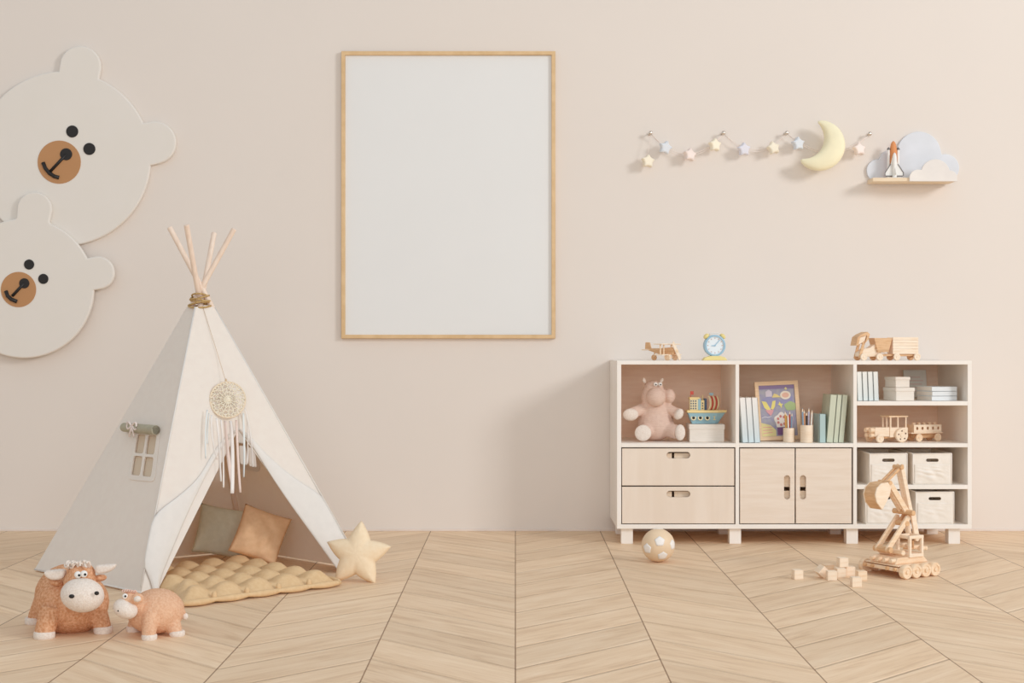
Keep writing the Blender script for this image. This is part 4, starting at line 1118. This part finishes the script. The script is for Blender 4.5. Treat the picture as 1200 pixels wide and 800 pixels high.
# lying books
for i in range(3):
    lab = ['bottom pale blue book of the flat stack on upper right shelf','middle pale blue book of the flat stack on upper right shelf','top pale blue book of the flat stack on upper right shelf'][i]
    t = 5.55*k2; wdt = 33.5*k2; d = .15
    r_ = thing('book', lab, 'book', ((1103-VX)*k2, Y2+.085, Z1s+.0005+i*t), (0,0,math.radians(16+(i%2)*1.2)), group='flat stacked books')
    c = .003
    MB().bx(-wdt/2,wdt/2,-d/2,d/2,0,c*.8).bx(-wdt/2,wdt/2,-d/2,d/2,t-c,t-.0006).bx(-wdt/2,wdt/2,-d/2,-d/2+c,0,t-.0006).build('cover', tint('lying_cover', (231,235,237), .55), r_, bev=.0008)
    MB().bx(-wdt/2+.004,wdt/2-.004,-d/2+c,d/2-.003,c*.8,t-c).build('pages', PAGE, r_)
# leaning book behind
Y3 = CB-.06; k3 = Y3/F
lb_ = thing('book', 'grey blue book leaning face out behind the boxes on upper right shelf', 'book', ((1071.5-VX)*k3, Y3-.035, Z1s+.004), (math.radians(-12),0,0))
h3 = P(0,433.5,Y3).z-Z1s
MB().bx(-.062,.062,0,.0025,0,h3).bx(-.062,.062,.012,.0145,0,h3).bx(-.062,-.0595,0,.0145,0,h3).build('cover', tint('grey_blue_cover', (230,231,226), .6), lb_, bev=.001)
MB().bx(-.0595,.058,.0025,.012,.003,h3-.003).build('pages', PAGE, lb_)
ttl = MB()
for i, (a, b_) in enumerate(((-.040,.030),(-.034,.044),(-.046,.036),(-.04,.028),(-.03,.02))): ttl.bx(a, b_, -.0008, .0002, h3*.72-i*.019, h3*.72-i*.019+.005)
ttl.build('title_lines', tint('title_pink', (226,206,200)), lb_)

# ================================================================== FRAMED DRAWING
Yd = CF+.19; kd2 = Yd/F
dz0 = BZ+.001; dw_ = 51.5*kd2; dh = P(0,447,Yd).z-dz0
fd = thing('framed_drawing', 'childs colourful drawing in a wooden frame leaning in the middle bay', 'picture frame', ((913.5-VX)*kd2, Yd-.03, dz0+.0065), (math.radians(-9),math.radians(-2.3),math.radians(3)))
link('frame', flat([[(-dw_/2,0),(dw_/2,0),(dw_/2,dh),(-dw_/2,dh)], [(-dw_/2+.021,.021),(-dw_/2+.021,dh-.021),(dw_/2-.021,dh-.021),(dw_/2-.021,.021)]], .016, facing((0,.008,0)), .002), wood('small_frame_wood', (232,202,168), (222,190,154)), fd)
art = MB().bx(-dw_/2+.018, dw_/2-.018, .006, .012, .018, dh-.018).build('drawing', mat('drawing_ground', (168,166,174), .7, (150,147,176), 30), fd)
aw, ah = dw_-.044, dh-.044
def am(u, v): return (-aw/2+u*aw, .022+v*ah)
def motif(name, pts, col, z=.0055, th=.0012):
    col = tuple(int(.74*c_+.26*q_) for c_, q_ in zip(col, (214,206,200)))
    return link(name, flat([[am(*p) for p in pts]], th, facing((0,z,0))), tint('crayon_'+name+str(col), col, .8), art)
def ell(cx, cy, rx, ry, n=20, wob=0): return [(cx+rx*(1+wob*math.sin(5*2*PI*i/n))*math.cos(2*PI*i/n), cy+ry*(1+wob*math.sin(5*2*PI*i/n))*math.sin(2*PI*i/n)) for i in range(n)]
motif('drawn_sky', [(0,.93),(1,.93),(1,1),(0,1)], (120,100,150))
motif('drawn_sky', [(.05,.55),(.25,.5),(.5,.62),(.9,.55),(.95,.78),(.6,.7),(.3,.8),(.05,.72)], (132,132,182))
motif('drawn_fish', ell(.74,.80,.15,.085), (240,228,210), .0048); motif('drawn_fish', ell(.74,.80,.10,.05), (232,176,150), .0040)
motif('drawn_wing', [(.05,.70),(.18,.68),(.3,.52),(.22,.50),(.12,.56)], (238,222,110), .0048); motif('drawn_wing', [(.45,.70),(.36,.69),(.3,.54),(.36,.52),(.42,.58)], (238,222,110), .0048)
motif('drawn_heart', [(.14,.52),(.38,.52),(.33,.44),(.28,.40),(.20,.46)], (226,150,160), .0046)
motif('drawn_star', [(.55,.68),(.60,.63),(.66,.63),(.62,.60),(.60,.54),(.56,.6),(.50,.62),(.54,.64)], (236,226,110), .0048)
motif('drawn_house', [(.18,.78),(.36,.78),(.36,.88),(.27,.92),(.18,.88)], (206,196,214), .0048); motif('drawn_hill', [(.35,.76),(.62,.76),(.5,.82),(.42,.84)], (230,206,120), .0044)
motif('drawn_tree', ell(.86,.58,.17,.09,24,.08), (160,186,120), .0048)
motif('drawn_flower', ell(.58,.30,.20,.155,40,.10), (240,232,224), .0046)
for i in range(7):
    a = 2*PI*i/7; motif('drawn_petal', ell(.58+.11*math.cos(a), .30+.085*math.sin(a), .035,.028,10), (206,110,104), .0038)
motif('drawn_pot', [(.44,.02),(.66,.02),(.66,.17),(.44,.17)], (92,50,110), .0044)
motif('drawn_field', [(0,0),(.40,0),(.40,.12),(.25,.22),(0,.27)], (226,212,138), .0048)
for i in range(3): motif('drawn_line', [(.03,.05+i*.06),(.3,.07+i*.05),(.3,.085+i*.05),(.03,.065+i*.06)], (224,150,140), .0040)
motif('drawn_wave', [(.02,.36),(.12,.38),(.2,.365),(.3,.385),(.3,.395),(.2,.378),(.12,.392),(.02,.372)], (230,226,232), .0044)
motif('drawn_star', [(.72,.93),(.76,.96),(.80,.93),(.77,.90)], (236,226,140), .0044)
# support foot behind the frame
MB().box((0,.045,dh*.44), (.03,.004,dh*.66), (math.radians(14),0,0)).build('easel_back', PINE, fd)

# ================================================================== PENCIL POTS
def pot(px, py, Y, wpx, hpx, label):
    k = Y/F; root = thing('pencil_pot', label, 'pencil pot', ((px-VX)*k, Y, BZ+.0005), (0,0,math.radians(8)))
    r = wpx*k/2/math.cos(math.radians(0)); h = hpx*k
    mb = MB(); o_ = [(r*math.cos(PI/3*i), r*math.sin(PI/3*i)) for i in range(6)]; i_ = [(x*.80, y*.80) for x, y in o_]
    me = flat([o_, i_[::-1]], h, Matrix.Translation((0,0,h/2)), .001); link('pot_wall', me, PINEL, root)
    MB().prism([(x*.99, y*.99, 0) for x, y in o_], (0,0,.008)).build('pot_bottom', PINE, root)
    return root, r, h
def pencils(root, r, h, cols, labs, grp, Lp):
    n = len(cols); base = wm(root)
    for i, (c, lb) in enumerate(zip(cols, labs)):
        u = (i/(n-1)-.5)*2; 
        foot = root.location+Vector((u*r*.48, (.2 if i % 2 else -.2)*r, .0095)); tip = root.location+Vector((u*r*.72+.003*math.sin(i*2.3), (.45 if i % 2 else -.3)*r, Lp*(1-.06*(i%3))))
        d = (tip-foot).normalized(); nm = 'pencil'; p = thing(nm, lb, 'pencil', foot, d.to_track_quat('Z','Y').to_euler(), group=grp)
        L_ = (tip-foot).length; rr = .0044
        MB().cyl((0,0,0),(0,0,L_*.88),rr,seg=6).build('shaft', c, p)
        MB().cyl((0,0,L_*.88),(0,0,L_*.97),rr,rr*.35,seg=8).build('sharpened_wood', PINEL, p)
        MB().cyl((0,0,L_*.97),(0,0,L_),rr*.35,.0003,seg=8).build('lead', c, p)
r1_, rr1, hh1 = pot(924.6, 513, CF+.105, 14.2, 16.5, 'wooden hexagonal pencil pot in front of the framed drawing')
PC = {n: tint('pencil_'+n, c, .45) for n, c in {'ochre':(206,156,84),'white':(240,234,226),'red':(206,84,66),'dark':(58,46,48),'blue':(140,170,196),'pink':(234,182,170),'orange':(232,168,122),'lilac':(204,200,220)}.items()}
pencils(r1_, rr1, hh1, [PC[c] for c in ('ochre','ochre','white','red','blue','pink')], ['ochre pencil at the left of the pot by the drawing','second ochre pencil in the pot by the drawing','white pencil in the pot by the drawing','red pencil in the pot by the drawing','blue pencil in the pot by the drawing','pink pencil at the right of the pot by the drawing'], 'pencils in the left pot', 36*kd2)
r2_, rr2, hh2 = pot(945.4, 517, CF+.062, 15.6, 20.5, 'wooden hexagonal pencil pot beside the teal book')
pencils(r2_, rr2, hh2, [PC[c] for c in ('blue','orange','dark','lilac','white')], ['blue pencil in the pot beside the teal book','orange pencil in the pot beside the teal book','black pencil in the pot beside the teal book','lilac pencil in the pot beside the teal book','white pencil in the pot beside the teal book'], 'pencils in the right pot', 40*kd2)

# ================================================================== TRACTOR AND TRAILER
Z2s = RS[1][1]
tr = thing('toy_tractor', 'wooden toy tractor with open cab pulling a peg trailer on right shelf', 'toy tractor', ((1040-VX)*(CF+.11)/F, CF+.11, Z2s), (0,0,math.radians(20)))
kt2 = (CF+.11)/F; TX = lambda px: (px-1040)*kt2*1.17
hwid = .040
wheel(tr, (TX(1025),-hwid-.006,.0215), (0,-1,0), .0215, .014, PINEL, PINE, 0); wheel(tr, (TX(1025),hwid+.006,.0215), (0,1,0), .0215, .014, PINE)
wheel(tr, (TX(1050),-hwid-.008,.037), (0,-1,0), .037, .016, PINEL, PINE, 5); wheel(tr, (TX(1050),hwid+.008,.037), (0,1,0), .037, .016, PINE)
MB().cyl((TX(1025),-hwid,.0215),(TX(1025),hwid,.0215),.005).cyl((TX(1050),-hwid,.037),(TX(1050),hwid,.037),.005).build('axles', PINE2, tr)
MB().bx(TX(1020),TX(1058),-.022,.022,.020,.032).build('chassis', PINE2, tr, bev=.002)
MB().bx(TX(1021),TX(1038),-.034,.034,.030,.078).build('bonnet', PINEL, tr, bev=.003)
gr = MB()
for y in (-.020,.020): gr.cyl((TX(1021),y,.064),(TX(1016.5),y,.064),.013).cyl((TX(1021),y,.038),(TX(1017),y,.038),.011)
gr.build('headlights', PINE, tr, auto=True, bev=.0015)
cbm = MB(); za, zb = .072, .130
for x in (1039, 1057):
    for y in (-.034,.034): cbm.box((TX(x),y,(za+zb)/2), (.007,.007,zb-za))
cbm.box((TX(1047.5),-.034,(za+zb)/2),(.006,.007,zb-za)).box((TX(1047.5),.034,(za+zb)/2),(.006,.007,zb-za)).box((TX(1039),0,(za+zb)/2),(.006,.007,zb-za))
cbm.build('cab_posts', PINEL, tr, bev=.001)
MB().bx(TX(1036.5),TX(1059),-.042,.042,.130,.138).build('cab_roof', PINE, tr, bev=.002)
MB().bx(TX(1038),TX(1059),-.038,-.030,.026,.076).bx(TX(1038),TX(1059),.030,.038,.026,.076).bx(TX(1057.5),TX(1059),-.030,.030,.026,.076).bx(TX(1038),TX(1059),-.03,.03,.026,.034).build('cab_body', PINEL, tr, bev=.0015)
MB().bx(TX(1046),TX(1054),-.018,.018,.034,.056).build('seat', PINE2, tr, bev=.002)
tl_ = thing('toy_trailer', 'wooden toy trailer with holes and pegs hitched to the tractor', 'toy trailer', (0,0,0), (0,0,math.radians(20)))
tl_.location = Vector(tr.location)+Matrix.Rotation(math.radians(20),3,'Z') @ Vector((TX(1084),0,0))
UX = lambda px: (px-1084)*kt2*1.17
for px in (1072.5, 1095):
    for y in (-.036,.036): wheel(tl_, (UX(px),y,.0205), (0,math.copysign(1,y),0), .0205, .012, PINE if y < 0 else PINE2)
MB().cyl((UX(1072.5),-.036,.0205),(UX(1072.5),.036,.0205),.005).cyl((UX(1095),-.036,.0205),(UX(1095),.036,.0205),.005).bx(UX(1069),UX(1098),-.012,.012,.018,.042).build('axles', PINE2, tl_)
MB().bx(UX(1063.5),UX(1101),-.036,.036,.042,.048).build('bed', PINEL, tl_, bev=.0015)
hx_ = [UX(1071+i*6.3) for i in range(5)]
for y in (-.033,.027):
    me = flat([[(UX(1067),.048),(UX(1100),.048),(UX(1100),.088),(UX(1067),.088)]]+[circ(x, .069, .0068, 16, .0085) for x in hx_], .006, facing((0,y+.003,0)), .0008)
    link('side_board', me, PINEL, tl_)
MB().bx(UX(1067),UX(1068),-.027,.027,.048,.088).bx(UX(1099),UX(1100),-.027,.027,.048,.088).build('end_boards', PINE, tl_)
for x in hx_:
    MB().cyl((x,0,.048),(x,0,.098),.011,.009,14).build('peg', PINE, tl_, auto=True, bev=.001)

# ================================================================== FABRIC BASKETS
Z3s, Z4s = RS[2][1], ZB1
BK = mat('basket_fabric', (244,237,228), .9, (240,232,221), 30, bump=.4, bscale=35, spec=.1)
BK2 = mat('basket_binding', (246,238,228), .9)
def basket(px0, px1, py0, zb_, yf, label, dep=.36, yawd=0, wr=.003):
    k = yf/F; x0, x1 = (px0-VX)*k, (px1-VX)*k; w_ = x1-x0; h = 1-(py0-VY)*k-zb_
    root = thing('fabric_basket', label, 'storage basket', ((x0+x1)/2, yf+dep/2, zb_+.0005), (0,0,math.radians(yawd)), group=None)
    me = flat([rrect(-w_/2,w_/2,0,h,.004), slot(0, h-.034, .064, .016)], .004, facing((0,-dep/2+.003,0)), .0012); link('front_wall', me, BK, root)
    MB().bx(-w_/2,-w_/2+.004,-dep/2+.005,dep/2,0,h).bx(w_/2-.004,w_/2,-dep/2+.005,dep/2,0,h).bx(-w_/2+.004,w_/2-.004,dep/2-.004,dep/2,0,h).bx(-w_/2+.004,w_/2-.004,-dep/2+.005,dep/2-.004,0,.004).build('basket_body', BK, root, bev=.0015)
    b_ = MB()
    b_.tube([(-w_/2,-dep/2+.001,h),(w_/2,-dep/2+.001,h)], .003, 6).tube([(-w_/2,-dep/2+.001,.002),(-w_/2,-dep/2+.001,h)], .0028, 6).tube([(w_/2,-dep/2+.001,.002),(w_/2,-dep/2+.001,h)], .0028, 6).tube([(-w_/2,-dep/2,h),(-w_/2,dep/2,h)], .003, 6).tube([(w_/2,-dep/2,h),(w_/2,dep/2,h)], .003, 6)
    b_.build('binding', BK2, root, smooth=True)
    MB().ring((0,-dep/2,h-.034), (0,-1,0), .001, .0005, .001, 6) 
    # puckered lining cloth on the front
    def fn(u, v):
        x = (-.5+u)*(w_-.012); zz = .006+v*(h-.062)
        d = wr*(math.sin(5*u+6*v*v*2+px0)*math.sin(4*v+7*u*u+px0)+.25*math.sin(13*u-9*v*v+2))*math.sin(PI*u)*math.sin(PI*v)
        return Vector((x, -dep/2-.0005-abs(d)*1.6, zz))
    MB().grid(fn, 26, 26).build('wrinkled_cover', BK, root, smooth=True, solid=.001)
Yb2 = CF+.014
basket(1019.5, 1063, 531.5, Z3s, Yb2, 'cream fabric basket, upper left of the four on the right shelves')
basket(1070, 1115.3, 531.5, Z3s, Yb2, 'cream fabric basket, upper right of the four on the right shelves', wr=.005)
basket(1014.5, 1058, 575.5, Z4s, Yb2, 'cream fabric basket, lower left one behind the excavator')
basket(1073.5, 1117.8, 576.5, Z4s, Yb2, 'cream fabric basket, lower right of the four on the right shelves', wr=.002)
